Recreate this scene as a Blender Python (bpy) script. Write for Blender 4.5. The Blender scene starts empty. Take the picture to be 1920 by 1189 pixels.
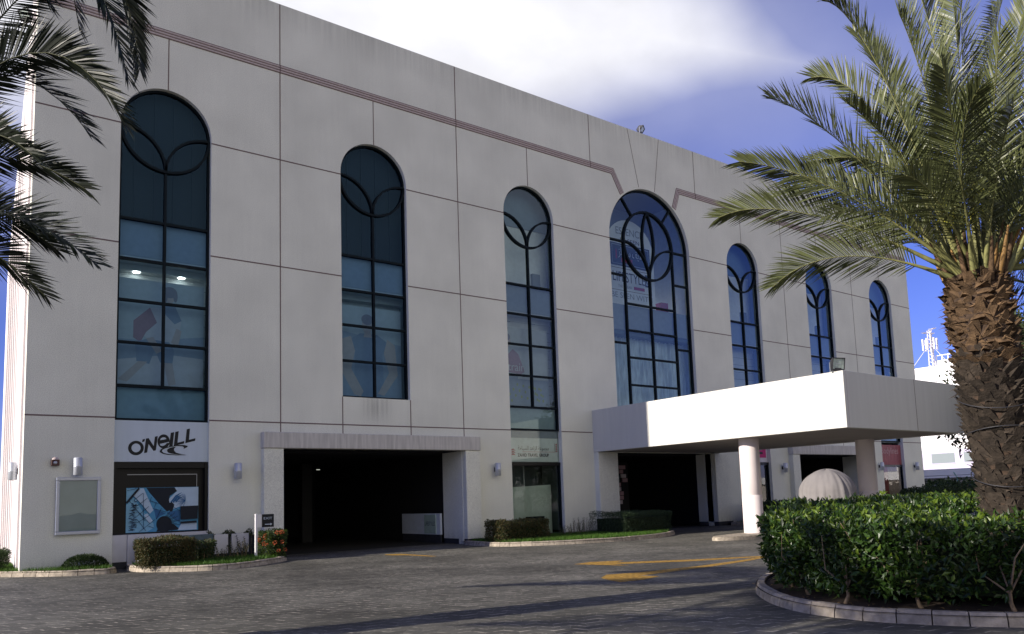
import bpy, math, random
from math import sin, cos, pi, radians
from mathutils import Vector, Matrix
from mathutils.geometry import tessellate_polygon
random.seed(7)
scene = bpy.context.scene
col = scene.collection

# ------------------------------------------------------------------ camera
cam_d = bpy.data.cameras.new("camera")
cam = bpy.data.objects.new("camera", cam_d); col.objects.link(cam)
AX = Vector((0.80406027, -0.59364206, -0.03280532))
AY = Vector((-0.03722631, -0.10533643, 0.99373962))
AF = Vector((0.59338123, 0.79780533, 0.10679594))
m = Matrix((AX, AY, -AF)).transposed().to_4x4()
m.translation = Vector((-10.0057, -26.9074, 1.8))
cam.matrix_world = m
cam_d.sensor_width = 36.0
cam_d.lens = 1463.69 / 1920 * 36
cam_d.shift_x = 0.00526
cam_d.shift_y = 0.09505
cam_d.clip_start = 0.1
cam_d.clip_end = 3000
scene.camera = cam

# ------------------------------------------------------------------ world and sun
SUN_EL = radians(20)
SD = Vector((-1.0, 0.155, 0)).normalized()
sun_vec = Vector((SD.x * cos(SUN_EL), SD.y * cos(SUN_EL), sin(SUN_EL)))
w = bpy.data.worlds.new("World"); scene.world = w; w.use_nodes = True
nt = w.node_tree; nt.nodes.clear()
def N(nt, t, **k):
    n = nt.nodes.new(t)
    for a, b in k.items(): setattr(n, a, b)
    return n
def vmath(nt, op, a, b=None):
    n = N(nt, 'ShaderNodeVectorMath', operation=op)
    nt.links.new(a, n.inputs[0])
    if b is not None:
        if isinstance(b, (tuple, list, Vector)): n.inputs[1].default_value = tuple(b)
        else: nt.links.new(b, n.inputs[1])
    return n
def math_(nt, op, a, b=None, c=None):
    n = N(nt, 'ShaderNodeMath', operation=op)
    for i, x in enumerate((a, b, c)):
        if x is None: continue
        if isinstance(x, (int, float)): n.inputs[i].default_value = x
        else: nt.links.new(x, n.inputs[i])
    return n.outputs[0]
sky = N(nt, 'ShaderNodeTexSky', sky_type='NISHITA')
sky.sun_disc = False; sky.sun_elevation = SUN_EL
sky.sun_rotation = math.atan2(sun_vec.x, sun_vec.y)
sky.air_density = 1.0; sky.dust_density = 0.0; sky.ozone_density = 4.0
tint = N(nt, 'ShaderNodeMix', data_type='RGBA', blend_type='MULTIPLY')
tint.inputs[0].default_value = 1.0
nt.links.new(sky.outputs[0], tint.inputs[6]); tint.inputs[7].default_value = (1.00, .92, 1.85, 1)
tc = N(nt, 'ShaderNodeTexCoord')
nz = vmath(nt, 'NORMALIZE', tc.outputs['Generated']).outputs[0]
# a long soft bank of cloud lying along a great circle, thinning out to one end
PA = Vector((0.535, 0.645, 0.548)).normalized(); PB = Vector((0.79, 0.415, 0.447)).normalized()
Nrm = PA.cross(PB).normalized(); T = (PB - PA).normalized()
s = vmath(nt, 'DOT_PRODUCT', nz, Nrm).outputs[1]
t = vmath(nt, 'DOT_PRODUCT', nz, T).outputs[1]
no = N(nt, 'ShaderNodeTexNoise'); no.inputs['Scale'].default_value = 2.2; no.inputs['Detail'].default_value = 4; no.inputs['Roughness'].default_value = 0.45
mp = N(nt, 'ShaderNodeMapping'); mp.inputs['Scale'].default_value = (1, 1.6, 2.2); nt.links.new(nz, mp.inputs[0]); nt.links.new(mp.outputs[0], no.inputs[0])
width = math_(nt, 'MINIMUM', math_(nt, 'MULTIPLY_ADD', t, -0.38, 0.060), 0.16)
sabs = math_(nt, 'ABSOLUTE', s)
nn = math_(nt, 'MULTIPLY_ADD', no.outputs[0], 0.16, -0.08)
dd = math_(nt, 'ADD', math_(nt, 'SUBTRACT', width, sabs), nn)
mr = N(nt, 'ShaderNodeMapRange', interpolation_type='SMOOTHSTEP')
nt.links.new(dd, mr.inputs[0]); mr.inputs[1].default_value = -0.085; mr.inputs[2].default_value = 0.085
# thin high haze clouds elsewhere
no2 = N(nt, 'ShaderNodeTexNoise'); no2.inputs['Scale'].default_value = 1.6; no2.inputs['Detail'].default_value = 5
nt.links.new(mp.outputs[0], no2.inputs[0])
mr2 = N(nt, 'ShaderNodeMapRange', interpolation_type='SMOOTHSTEP'); nt.links.new(no2.outputs[0], mr2.inputs[0])
mr2.inputs[1].default_value = 0.56; mr2.inputs[2].default_value = 0.85; mr2.inputs[4].default_value = 0.30
soft = N(nt, 'ShaderNodeMapRange', interpolation_type='SMOOTHSTEP'); nt.links.new(dd, soft.inputs[0]); soft.inputs[1].default_value = -0.26; soft.inputs[2].default_value = 0.04; soft.inputs[4].default_value = 0.30
mask = math_(nt, 'MAXIMUM', math_(nt, 'MAXIMUM', mr.outputs[0], mr2.outputs[0]), soft.outputs[0])
mixc = N(nt, 'ShaderNodeMix', data_type='RGBA')
nt.links.new(mask, mixc.inputs[0]); nt.links.new(tint.outputs[2], mixc.inputs[6])
no3 = N(nt, 'ShaderNodeTexNoise'); no3.inputs['Scale'].default_value = 3.5; no3.inputs['Detail'].default_value = 6; nt.links.new(mp.outputs[0], no3.inputs[0])
mr5 = N(nt, 'ShaderNodeMapRange'); nt.links.new(no3.outputs[0], mr5.inputs[0]); mr5.inputs[1].default_value = .35; mr5.inputs[2].default_value = .65; mr5.inputs[3].default_value = .80; mr5.inputs[4].default_value = 1.06
cv = N(nt, 'ShaderNodeVectorMath', operation='SCALE'); cv.inputs[0].default_value = (12.6, 12.6, 13.4); nt.links.new(mr5.outputs[0], cv.inputs['Scale'])
nt.links.new(cv.outputs[0], mixc.inputs[7])
# unseen bright cloud, added behind the camera to light the shaded facade
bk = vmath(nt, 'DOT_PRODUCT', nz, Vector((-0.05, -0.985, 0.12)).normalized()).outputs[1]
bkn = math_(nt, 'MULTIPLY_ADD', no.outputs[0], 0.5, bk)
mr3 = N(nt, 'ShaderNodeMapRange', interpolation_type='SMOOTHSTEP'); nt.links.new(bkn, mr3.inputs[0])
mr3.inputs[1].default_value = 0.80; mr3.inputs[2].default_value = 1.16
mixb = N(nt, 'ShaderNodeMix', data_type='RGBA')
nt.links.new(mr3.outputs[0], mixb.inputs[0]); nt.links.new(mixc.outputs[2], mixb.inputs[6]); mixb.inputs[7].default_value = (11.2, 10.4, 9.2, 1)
bg = N(nt, 'ShaderNodeBackground'); bg.inputs[1].default_value = 0.056
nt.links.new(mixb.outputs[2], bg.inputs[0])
wo = N(nt, 'ShaderNodeOutputWorld'); nt.links.new(bg.outputs[0], wo.inputs[0])

sd = bpy.data.lights.new("sun", 'SUN'); sd.energy = 5.0; sd.angle = radians(0.5); sd.color = (1.0, 0.91, 0.80)
so = bpy.data.objects.new("sun", sd); col.objects.link(so)
so.rotation_euler = sun_vec.to_track_quat('Z', 'Y').to_euler()
so.location = sun_vec * 80
vs = scene.view_settings
vs.view_transform = 'Standard'; vs.look = 'None'; vs.gamma = 1; vs.use_curve_mapping = False
vs.exposure = 0.55
scene.cycles.max_bounces = 8; scene.cycles.transparent_max_bounces = 24

# ------------------------------------------------------------------ object helpers
def tag(o, label=None, cat=None, group=None, kind=None):
    if label: o['label'] = label
    if cat: o['category'] = cat
    if group: o['group'] = group
    if kind: o['kind'] = kind
    return o
def thing(name, label, cat, loc=(0, 0, 0), group=None, rz=0):
    o = bpy.data.objects.new(name, None); col.objects.link(o)
    o.location = loc; o.rotation_euler = (0, 0, rz); o.empty_display_size = 0.3
    return tag(o, label, cat, group)

class MB:
    def __init__(s): s.v = []; s.f = []; s.mi = []; s.mats = []; s.sm = []
    def m(s, mat):
        if mat not in s.mats: s.mats.append(mat)
        return s.mats.index(mat)
    def face(s, pts, mat, smooth=False):
        b = len(s.v); s.v += [tuple(p) for p in pts]; s.f.append(tuple(range(b, b + len(pts)))); s.mi.append(s.m(mat)); s.sm.append(smooth)
    def mesh(s, vs, fs, mat, smooth=False):
        b = len(s.v); s.v += [tuple(p) for p in vs]; k = s.m(mat)
        for f in fs: s.f.append(tuple(b + i for i in f)); s.mi.append(k); s.sm.append(smooth)
    def box(s, x0, x1, y0, y1, z0, z1, mat, bev=0):
        if bev:
            e = bev
            vs = []; 
            # chamfered box: 24 vertices
            X = (x0, x1); Y = (y0, y1); Z = (z0, z1); idx = {}
            for i in (0, 1):
                for j in (0, 1):
                    for k in (0, 1):
                        sx = e if i == 0 else -e; sy = e if j == 0 else -e; sz = e if k == 0 else -e
                        for a, p in (('x', (X[i], Y[j] + sy, Z[k] + sz)), ('y', (X[i] + sx, Y[j], Z[k] + sz)), ('z', (X[i] + sx, Y[j] + sy, Z[k]))):
                            idx[(i, j, k, a)] = len(vs); vs.append(p)
            fs = []
            for i in (0, 1):
                q = [(i, 0, 0), (i, 1, 0), (i, 1, 1), (i, 0, 1)]; f = [idx[c + ('x',)] for c in q]; fs.append(f if i else f[::-1])
                q = [(0, i, 0), (0, i, 1), (1, i, 1), (1, i, 0)]; f = [idx[c + ('y',)] for c in q]; fs.append(f if i else f[::-1])
                q = [(0, 0, i), (1, 0, i), (1, 1, i), (0, 1, i)]; f = [idx[c + ('z',)] for c in q]; fs.append(f if i else f[::-1])
            for i in (0, 1):
                for j in (0, 1):
                    f = [idx[(i, j, 0, 'x')], idx[(i, j, 0, 'y')], idx[(i, j, 1, 'y')], idx[(i, j, 1, 'x')]]; fs.append(f if i == j else f[::-1])
                    f = [idx[(i, 0, j, 'z')], idx[(i, 0, j, 'x')], idx[(i, 1, j, 'x')], idx[(i, 1, j, 'z')]]; fs.append(f if i == j else f[::-1])
                    f = [idx[(0, i, j, 'y')], idx[(0, i, j, 'z')], idx[(1, i, j, 'z')], idx[(1, i, j, 'y')]]; fs.append(f if i == j else f[::-1])
            for i in (0, 1):
                for j in (0, 1):
                    for k in (0, 1):
                        f = [idx[(i, j, k, a)] for a in 'xyz']; fs.append(f if (i + j + k) % 2 else f[::-1])
            s.mesh(vs, fs, mat); return s
        vs = [(x, y, z) for z in (z0, z1) for y in (y0, y1) for x in (x0, x1)]
        s.mesh(vs, [(0, 2, 3, 1), (4, 5, 7, 6), (0, 1, 5, 4), (2, 6, 7, 3), (0, 4, 6, 2), (1, 3, 7, 5)], mat); return s
    def tube(s, path, r, mat, n=8, caps=True, smooth=True):
        P = [Vector(p) for p in path]; rs = r if isinstance(r, (list, tuple)) else [r] * len(P)
        rings = []; up = Vector((0, 0, 1)); prev = None
        for i, p in enumerate(P):
            d = (P[min(i + 1, len(P) - 1)] - P[max(i - 1, 0)]).normalized()
            if prev is None: a = d.cross(up) if abs(d.z) < .95 else d.cross(Vector((1, 0, 0)))
            else: a = prev - d * prev.dot(d)
            a.normalize(); prev = a; b = d.cross(a)
            rings.append([p + (a * cos(2 * pi * k / n) + b * sin(2 * pi * k / n)) * rs[i] for k in range(n)])
        vs = [v for g in rings for v in g]; fs = []
        for i in range(len(P) - 1):
            for k in range(n):
                k2 = (k + 1) % n; fs.append((i * n + k, i * n + k2, (i + 1) * n + k2, (i + 1) * n + k))
        s.mesh(vs, fs, mat, smooth)
        if caps:
            s.face(rings[0][::-1], mat); s.face(rings[-1], mat)
        return s
    def lathe(s, prof, c, mat, n=24, smooth=True):
        vs = []; fs = []
        for r, z in prof:
            for k in range(n): vs.append((c[0] + r * cos(2 * pi * k / n), c[1] + r * sin(2 * pi * k / n), c[2] + z))
        for i in range(len(prof) - 1):
            for k in range(n):
                k2 = (k + 1) % n; fs.append((i * n + k, i * n + k2, (i + 1) * n + k2, (i + 1) * n + k))
        s.mesh(vs, fs, mat, smooth); return s
    def sheet(s, outer, holes, fn, mat):      # 2D polygon with holes; fn maps (a,b) -> 3D
        pts = [outer] + list(holes)
        tri = tessellate_polygon([[Vector((p[0], p[1], 0)) for p in l] for l in pts])
        flat = [p for l in pts for p in l]
        s.mesh([fn(*p) for p in flat], [tuple(t_) for t_ in tri], mat)
    def slab(s, outer, holes, y0, y1, mat, back=True):    # in the XZ plane, thickness along Y
        s.sheet(outer, holes, lambda a, b: (a, y0, b), mat)
        if back: s.sheet(outer, holes, lambda a, b: (a, y1, b), mat)
        for l in [outer] + list(holes):
            n = len(l)
            for i in range(n):
                a, b = l[i], l[(i + 1) % n]
                s.face([(a[0], y0, a[1]), (b[0], y0, b[1]), (b[0], y1, b[1]), (a[0], y1, a[1])], mat)
    def prism(s, outer, z0, z1, mat, bottom=False):
        s.sheet(outer, [], lambda a, b: (a, b, z1), mat)
        if bottom: s.sheet(outer, [], lambda a, b: (a, b, z0), mat)
        n = len(outer)
        for i in range(n):
            a, b = outer[i], outer[(i + 1) % n]
            s.face([(a[0], a[1], z0), (b[0], b[1], z0), (b[0], b[1], z1), (a[0], a[1], z1)], mat)
    def build(s, name, parent=None, recalc=False):
        me = bpy.data.meshes.new(name); me.from_pydata(s.v, [], s.f)
        for mt in s.mats: me.materials.append(mt)
        me.polygons.foreach_set('material_index', s.mi); me.polygons.foreach_set('use_smooth', s.sm)
        me.update()
        if recalc:
            import bmesh
            bm = bmesh.new(); bm.from_mesh(me); bmesh.ops.remove_doubles(bm, verts=bm.verts, dist=1e-5); bmesh.ops.recalc_face_normals(bm, faces=bm.faces); bm.to_mesh(me); bm.free()
        o = bpy.data.objects.new(name, me); col.objects.link(o)
        if parent:
            o.parent = parent
            o.matrix_parent_inverse = Matrix.Identity(4)
        return o

# ------------------------------------------------------------------ materials
def mat(name, c, rough=0.8, metal=0.0, noise=0.0, nscale=8, bump=0.0, bscale=60, spec=0.3, coat=0, emit=None, estr=0, stretch=None, isl=0, trans=0):
    M = bpy.data.materials.new(name); M.use_nodes = True; nt = M.node_tree
    p = nt.nodes['Principled BSDF']
    p.inputs['Base Color'].default_value = (*c, 1); p.inputs['Roughness'].default_value = rough
    p.inputs['Metallic'].default_value = metal; p.inputs['Specular IOR Level'].default_value = spec
    if coat: p.inputs['Coat Weight'].default_value = coat
    tc = N(nt, 'ShaderNodeTexCoord')
    src = tc.outputs['Object']
    if stretch:
        mp = N(nt, 'ShaderNodeMapping'); mp.inputs['Scale'].default_value = stretch; nt.links.new(src, mp.inputs[0]); srcn = mp.outputs[0]
    else: srcn = src
    last = None
    if noise:
        t_ = N(nt, 'ShaderNodeTexNoise'); t_.inputs['Scale'].default_value = nscale; t_.inputs['Detail'].default_value = 6
        nt.links.new(srcn, t_.inputs[0])
        r = N(nt, 'ShaderNodeMapRange'); nt.links.new(t_.outputs[0], r.inputs[0]); r.inputs[1].default_value = .3; r.inputs[2].default_value = .7
        r.inputs[3].default_value = 1 - noise; r.inputs[4].default_value = 1 + noise
        last = r.outputs[0]
    if isl:
        g = N(nt, 'ShaderNodeNewGeometry')
        r = N(nt, 'ShaderNodeMapRange'); nt.links.new(g.outputs['Random Per Island'], r.inputs[0]); r.inputs[3].default_value = 1 - isl; r.inputs[4].default_value = 1 + isl
        last = r.outputs[0] if last is None else math_(nt, 'MULTIPLY', last, r.outputs[0])
    if last is not None:
        v = N(nt, 'ShaderNodeVectorMath', operation='SCALE'); v.inputs[0].default_value = c; nt.links.new(last, v.inputs['Scale'])
        nt.links.new(v.outputs[0], p.inputs['Base Color'])
    if bump:
        t2 = N(nt, 'ShaderNodeTexNoise'); t2.inputs['Scale'].default_value = bscale; t2.inputs['Detail'].default_value = 4; nt.links.new(src, t2.inputs[0])
        b = N(nt, 'ShaderNodeBump'); b.inputs['Strength'].default_value = bump; b.inputs['Distance'].default_value = 0.02
        nt.links.new(t2.outputs[0], b.inputs['Height']); nt.links.new(b.outputs[0], p.inputs['Normal'])
    if emit: p.inputs['Emission Color'].default_value = (*emit, 1); p.inputs['Emission Strength'].default_value = estr
    if trans:
        out = nt.nodes['Material Output']; tr = N(nt, 'ShaderNodeBsdfTranslucent'); mx = N(nt, 'ShaderNodeMixShader'); mx.inputs[0].default_value = trans
        if last is not None: nt.links.new(v.outputs[0], tr.inputs[0])
        else: tr.inputs[0].default_value = (*c, 1)
        nt.links.new(p.outputs[0], mx.inputs[1]); nt.links.new(tr.outputs[0], mx.inputs[2]); nt.links.new(mx.outputs[0], out.inputs[0])
    return M

def render_mat():       # exposed-aggregate render with faint vertical rain streaks and blotches
    M = bpy.data.materials.new("wall_render"); M.use_nodes = True; nt = M.node_tree; p = nt.nodes['Principled BSDF']
    p.inputs['Roughness'].default_value = .9; p.inputs['Specular IOR Level'].default_value = .2
    tc = N(nt, 'ShaderNodeTexCoord'); o = tc.outputs['Object']
    a = N(nt, 'ShaderNodeTexNoise'); a.inputs['Scale'].default_value = 45; a.inputs['Detail'].default_value = 5; nt.links.new(o, a.inputs[0])
    mp = N(nt, 'ShaderNodeMapping'); mp.inputs['Scale'].default_value = (5, 5, .35); nt.links.new(o, mp.inputs[0])
    b = N(nt, 'ShaderNodeTexNoise'); b.inputs['Scale'].default_value = 1.5; b.inputs['Detail'].default_value = 6; nt.links.new(mp.outputs[0], b.inputs[0])
    c = N(nt, 'ShaderNodeTexNoise'); c.inputs['Scale'].default_value = .45; c.inputs['Detail'].default_value = 4; nt.links.new(o, c.inputs[0])
    def rng(x, lo, hi):
        r = N(nt, 'ShaderNodeMapRange'); nt.links.new(x, r.inputs[0]); r.inputs[1].default_value = .3; r.inputs[2].default_value = .7; r.inputs[3].default_value = lo; r.inputs[4].default_value = hi; return r.outputs[0]
    k = math_(nt, 'MULTIPLY', math_(nt, 'MULTIPLY', rng(a.outputs[0], .77, 1.16), rng(b.outputs[0], .982, 1.015)), rng(c.outputs[0], .90, 1.06))
    v = N(nt, 'ShaderNodeVectorMath', operation='SCALE'); # dirt washed down from the parapet edge
    sz_ = N(nt, 'ShaderNodeSeparateXYZ'); nt.links.new(o, sz_.inputs[0])
    mp2 = N(nt, 'ShaderNodeMapping'); mp2.inputs['Scale'].default_value = (7, 7, .12); nt.links.new(o, mp2.inputs[0])
    d_ = N(nt, 'ShaderNodeTexNoise'); d_.inputs['Scale'].default_value = 1.0; d_.inputs['Detail'].default_value = 5; nt.links.new(mp2.outputs[0], d_.inputs[0])
    def near(lo, hi):
        q_ = N(nt, 'ShaderNodeMapRange', interpolation_type='SMOOTHSTEP'); nt.links.new(sz_.outputs[2], q_.inputs[0]); q_.inputs[1].default_value = lo; q_.inputs[2].default_value = hi; return q_.outputs[0]
    low_ = N(nt, 'ShaderNodeMapRange', interpolation_type='SMOOTHSTEP'); nt.links.new(sz_.outputs[2], low_.inputs[0]); low_.inputs[1].default_value = .7; low_.inputs[2].default_value = .0
    def band(sock, lo, hi, soft_):
        a1 = N(nt, 'ShaderNodeMapRange', interpolation_type='SMOOTHSTEP'); nt.links.new(sock, a1.inputs[0]); a1.inputs[1].default_value = lo; a1.inputs[2].default_value = lo + soft_
        a2 = N(nt, 'ShaderNodeMapRange', interpolation_type='SMOOTHSTEP'); nt.links.new(sock, a2.inputs[0]); a2.inputs[1].default_value = hi; a2.inputs[2].default_value = hi - soft_
        return math_(nt, 'MULTIPLY', a1.outputs[0], a2.outputs[0])
    sill = math_(nt, 'MULTIPLY', band(sz_.outputs[0], 2.9, 4.8, .9), band(sz_.outputs[2], 4.6, 6.3, .9))
    where = math_(nt, 'MAXIMUM', math_(nt, 'MAXIMUM', math_(nt, 'MULTIPLY', near(19.2, 20.6), .5), low_.outputs[0]), math_(nt, 'MULTIPLY', sill, 1.5))
    dm = math_(nt, 'MULTIPLY', where, rng(d_.outputs[0], .0, .34))
    k = math_(nt, 'MULTIPLY', k, math_(nt, 'SUBTRACT', 1.0, dm))
    v.inputs[0].default_value = (.755, .765, .675); nt.links.new(k, v.inputs['Scale'])
    nt.links.new(v.outputs[0], p.inputs['Base Color'])
    bp = N(nt, 'ShaderNodeBump'); bp.inputs['Strength'].default_value = .35; bp.inputs['Distance'].default_value = .015
    nt.links.new(a.outputs[0], bp.inputs['Height']); nt.links.new(bp.outputs[0], p.inputs['Normal'])
    return M

def paving_mat():
    M = bpy.data.materials.new("interlocking_paving"); M.use_nodes = True; nt = M.node_tree; p = nt.nodes['Principled BSDF']
    p.inputs['Roughness'].default_value = .75; p.inputs['Specular IOR Level'].default_value = .25
    tc = N(nt, 'ShaderNodeTexCoord'); mp = N(nt, 'ShaderNodeMapping'); mp.inputs['Rotation'].default_value = (0, 0, radians(38)); nt.links.new(tc.outputs['Object'], mp.inputs[0])
    sx = N(nt, 'ShaderNodeSeparateXYZ'); nt.links.new(mp.outputs[0], sx.inputs[0])
    # zig-zag edges of the interlocking block
    def tri(x, per, amp):
        f = math_(nt, 'PINGPONG', x, per / 2)
        return math_(nt, 'MULTIPLY_ADD', f, amp / (per / 2), -amp / 2)
    y2 = math_(nt, 'ADD', sx.outputs[1], tri(sx.outputs[0], .46, .15))
    x2 = math_(nt, 'ADD', sx.outputs[0], tri(sx.outputs[1], .60, .03))
    cb = N(nt, 'ShaderNodeCombineXYZ'); nt.links.new(x2, cb.inputs[0]); nt.links.new(y2, cb.inputs[1])
    br = N(nt, 'ShaderNodeTexBrick'); nt.links.new(cb.outputs[0], br.inputs[0])
    br.inputs['Scale'].default_value = 1; br.inputs['Brick Width'].default_value = .46; br.inputs['Row Height'].default_value = .27
    br.inputs['Mortar Size'].default_value = .0085; br.inputs['Mortar Smooth'].default_value = .35; br.inputs['Bias'].default_value = 0
    br.inputs['Color1'].default_value = (.118, .105, .096, 1); br.inputs['Color2'].default_value = (.185, .168, .152, 1); br.inputs['Mortar'].default_value = (.33, .30, .265, 1)
    n1 = N(nt, 'ShaderNodeTexNoise'); n1.inputs['Scale'].default_value = .28; n1.inputs['Detail'].default_value = 7; nt.links.new(tc.outputs['Object'], n1.inputs[0])
    n2 = N(nt, 'ShaderNodeTexNoise'); n2.inputs['Scale'].default_value = 30; n2.inputs['Detail'].default_value = 5; nt.links.new(tc.outputs['Object'], n2.inputs[0])
    def rng(x, lo, hi, a=.35, b=.65):
        r = N(nt, 'ShaderNodeMapRange'); nt.links.new(x, r.inputs[0]); r.inputs[1].default_value = a; r.inputs[2].default_value = b; r.inputs[3].default_value = lo; r.inputs[4].default_value = hi; return r.outputs[0]
    # joints silt up in patches
    n3 = N(nt, 'ShaderNodeTexNoise'); n3.inputs['Scale'].default_value = .9; n3.inputs['Detail'].default_value = 5; nt.links.new(tc.outputs['Object'], n3.inputs[0])
    mxj = N(nt, 'ShaderNodeMix', data_type='RGBA'); 
    n4 = N(nt, 'ShaderNodeTexNoise'); n4.inputs['Scale'].default_value = 6; n4.inputs['Detail'].default_value = 3; nt.links.new(tc.outputs['Object'], n4.inputs[0])
    rl = N(nt, 'ShaderNodeMapRange', interpolation_type='SMOOTHSTEP'); nt.links.new(math_(nt, 'PINGPONG', y2, .135), rl.inputs[0]); rl.inputs[1].default_value = .022; rl.inputs[2].default_value = .010
    jm = math_(nt, 'MAXIMUM', math_(nt, 'MULTIPLY', rl.outputs[0], rng(n4.outputs[0], .0, 1.0, .43, .60)), math_(nt, 'MULTIPLY', br.outputs['Fac'], .12))
    nt.links.new(math_(nt, 'MULTIPLY', jm, rng(n3.outputs[0], .35, 1.0)), mxj.inputs[0])
    br2 = N(nt, 'ShaderNodeTexBrick'); nt.links.new(cb.outputs[0], br2.inputs[0])
    for kk in ('Scale', 'Brick Width', 'Row Height', 'Mortar Smooth', 'Bias'): br2.inputs[kk].default_value = br.inputs[kk].default_value
    br2.inputs['Mortar Size'].default_value = .0; br2.inputs['Color1'].default_value = (.070, .069, .058, 1); br2.inputs['Color2'].default_value = (.118, .115, .098, 1); br2.inputs['Mortar'].default_value = (.13, .12, .11, 1)
    nt.links.new(br2.outputs[0], mxj.inputs[6]); mxj.inputs[7].default_value = (.56, .51, .43, 1)
    v = N(nt, 'ShaderNodeVectorMath', operation='SCALE'); nt.links.new(mxj.outputs[2], v.inputs[0])
    nt.links.new(math_(nt, 'MULTIPLY', rng(n1.outputs[0], .60, 1.28), rng(n2.outputs[0], .8, 1.2)), v.inputs['Scale'])
    nt.links.new(v.outputs[0], p.inputs['Base Color'])
    bp = N(nt, 'ShaderNodeBump'); bp.inputs['Strength'].default_value = .5; bp.inputs['Distance'].default_value = .006; bp.invert = True
    nt.links.new(br.outputs['Fac'], bp.inputs['Height']); nt.links.new(bp.outputs[0], p.inputs['Normal'])
    return M

def glass_mat(name, tint, refl=1.0, ior=1.52, wav=0.03, rt=(.30, .56, .95)):
    M = bpy.data.materials.new(name); M.use_nodes = True; nt = M.node_tree; nt.nodes.remove(nt.nodes['Principled BSDF'])
    out = nt.nodes['Material Output']
    g = N(nt, 'ShaderNodeBsdfGlossy'); g.inputs['Roughness'].default_value = .0; g.inputs[0].default_value = (*rt, 1)
    tr = N(nt, 'ShaderNodeBsdfTransparent'); tr.inputs[0].default_value = (*tint, 1)
    fr = N(nt, 'ShaderNodeFresnel'); fr.inputs[0].default_value = ior
    mx = N(nt, 'ShaderNodeMixShader'); nt.links.new(math_(nt, 'MULTIPLY', fr.outputs[0], refl), mx.inputs[0])
    tc = N(nt, 'ShaderNodeTexCoord'); n_ = N(nt, 'ShaderNodeTexNoise'); n_.inputs['Scale'].default_value = .7; nt.links.new(tc.outputs['Object'], n_.inputs[0])
    bp = N(nt, 'ShaderNodeBump'); bp.inputs['Strength'].default_value = wav; bp.inputs['Distance'].default_value = .1
    nt.links.new(n_.outputs[0], bp.inputs['Height']); nt.links.new(bp.outputs[0], g.inputs['Normal'])
    nt.links.new(tr.outputs[0], mx.inputs[1]); nt.links.new(g.outputs[0], mx.inputs[2]); nt.links.new(mx.outputs[0], out.inputs[0])
    return M

WALL = render_mat()
STREAK = mat("lintel_render", (.53, .515, .48), .9, noise=.16, nscale=2.0, bump=.3, bscale=45, stretch=(5, 5, .5), spec=.2)
GROOVE = mat("joint_sealant", (.17, .125, .12), .9)
BANDM = mat("string_course", (.55, .475, .455), .85, noise=.1, nscale=10, spec=.2)
WHITE = mat("white_render", (.80, .76, .75), .85, noise=.05, nscale=1.2, bump=.2, bscale=45, stretch=(3, 3, .4), spec=.2)
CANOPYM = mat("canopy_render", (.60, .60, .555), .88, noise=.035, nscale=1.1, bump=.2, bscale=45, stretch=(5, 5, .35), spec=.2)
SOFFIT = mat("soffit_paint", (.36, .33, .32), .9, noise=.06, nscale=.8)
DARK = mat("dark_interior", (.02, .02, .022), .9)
BLACK = mat("black_panel", (.006, .006, .007), .35, spec=.25)
SKIRT = mat("dark_skirting", (.035, .037, .045), .7, noise=.2, nscale=6)
FRAME = mat("window_frame_metal", (.004, .009, .013), .6, spec=.12)
GLASS = glass_mat("blue_glass", (.60, .77, .90), .5, 1.6)
GLASS3 = glass_mat("paler_blue_glass", (.84, .94, .98), 1.9, 1.6, rt=(.58, .74, .84))
GLASS2 = glass_mat("clear_glass", (.86, .92, .92), 1.5, 1.52, rt=(.9, .93, .95))
PAV = paving_mat()
KERB = mat("kerb_concrete", (.35, .305, .24), .9, noise=.30, nscale=9, bump=.4, bscale=50, isl=.12)
SOIL = mat("soil", (.05, .036, .025), .95, noise=.4, nscale=12, bump=.6, bscale=40)
YELLOW = mat("road_paint_yellow", (.36, .21, .035), .8, noise=.55, nscale=11)
GRASS = mat("grass_blade", (.055, .125, .014), .6, isl=.45, trans=.25)
LEAF = mat("hedge_leaf", (.024, .056, .007), .42, isl=.50, spec=.5, trans=.22)
LEAFY = mat("hedge_leaf_young", (.10, .155, .016), .42, isl=.35, spec=.5, trans=.3)
LEAFD = mat("shrub_leaf_dark", (.030, .055, .016), .55, isl=.45, trans=.15)
LEAFR = mat("shrub_leaf_reddish", (.075, .062, .020), .55, isl=.5, trans=.15)
LEAFT = mat("tree_leaf", (.035, .050, .018), .6, isl=.5, trans=.15)
FLOWER = mat("orange_flower", (.42, .10, .035), .6, isl=.25)
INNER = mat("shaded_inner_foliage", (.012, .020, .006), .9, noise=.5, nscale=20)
TWIG = mat("twig_bark", (.22, .16, .10), .9, noise=.3, nscale=20)
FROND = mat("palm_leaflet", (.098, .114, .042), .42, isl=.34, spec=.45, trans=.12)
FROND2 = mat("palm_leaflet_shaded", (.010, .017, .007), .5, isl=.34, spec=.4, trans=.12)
RACHIS = mat("palm_rachis", (.20, .20, .075), .6, noise=.2, nscale=10)
RACHO = mat("palm_petiole_orange", (.26, .15, .05), .6, noise=.3, nscale=8)
BARK = mat("palm_boot", (.040, .031, .023), .95, noise=.45, nscale=9, bump=.7, bscale=30, isl=.35)
BARKU = mat("palm_fibre", (.088, .055, .029), .95, noise=.45, nscale=12, bump=.7, bscale=40, isl=.4)
BARKD = mat("palm_trunk_core", (.05, .033, .022), .95, noise=.4, nscale=14, bump=.8, bscale=30)
METAL = mat("grey_metal", (.36, .38, .42), .35, metal=.7)
STEEL = mat("lamp_housing_silver", (.50, .53, .58), .40, metal=.35, spec=.5)
DMETAL = mat("dark_metal", (.03, .03, .035), .5, spec=.4)
REFL = mat("floodlight_glass", (.42, .50, .45), .15, spec=.7, noise=.3, nscale=9)
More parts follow.
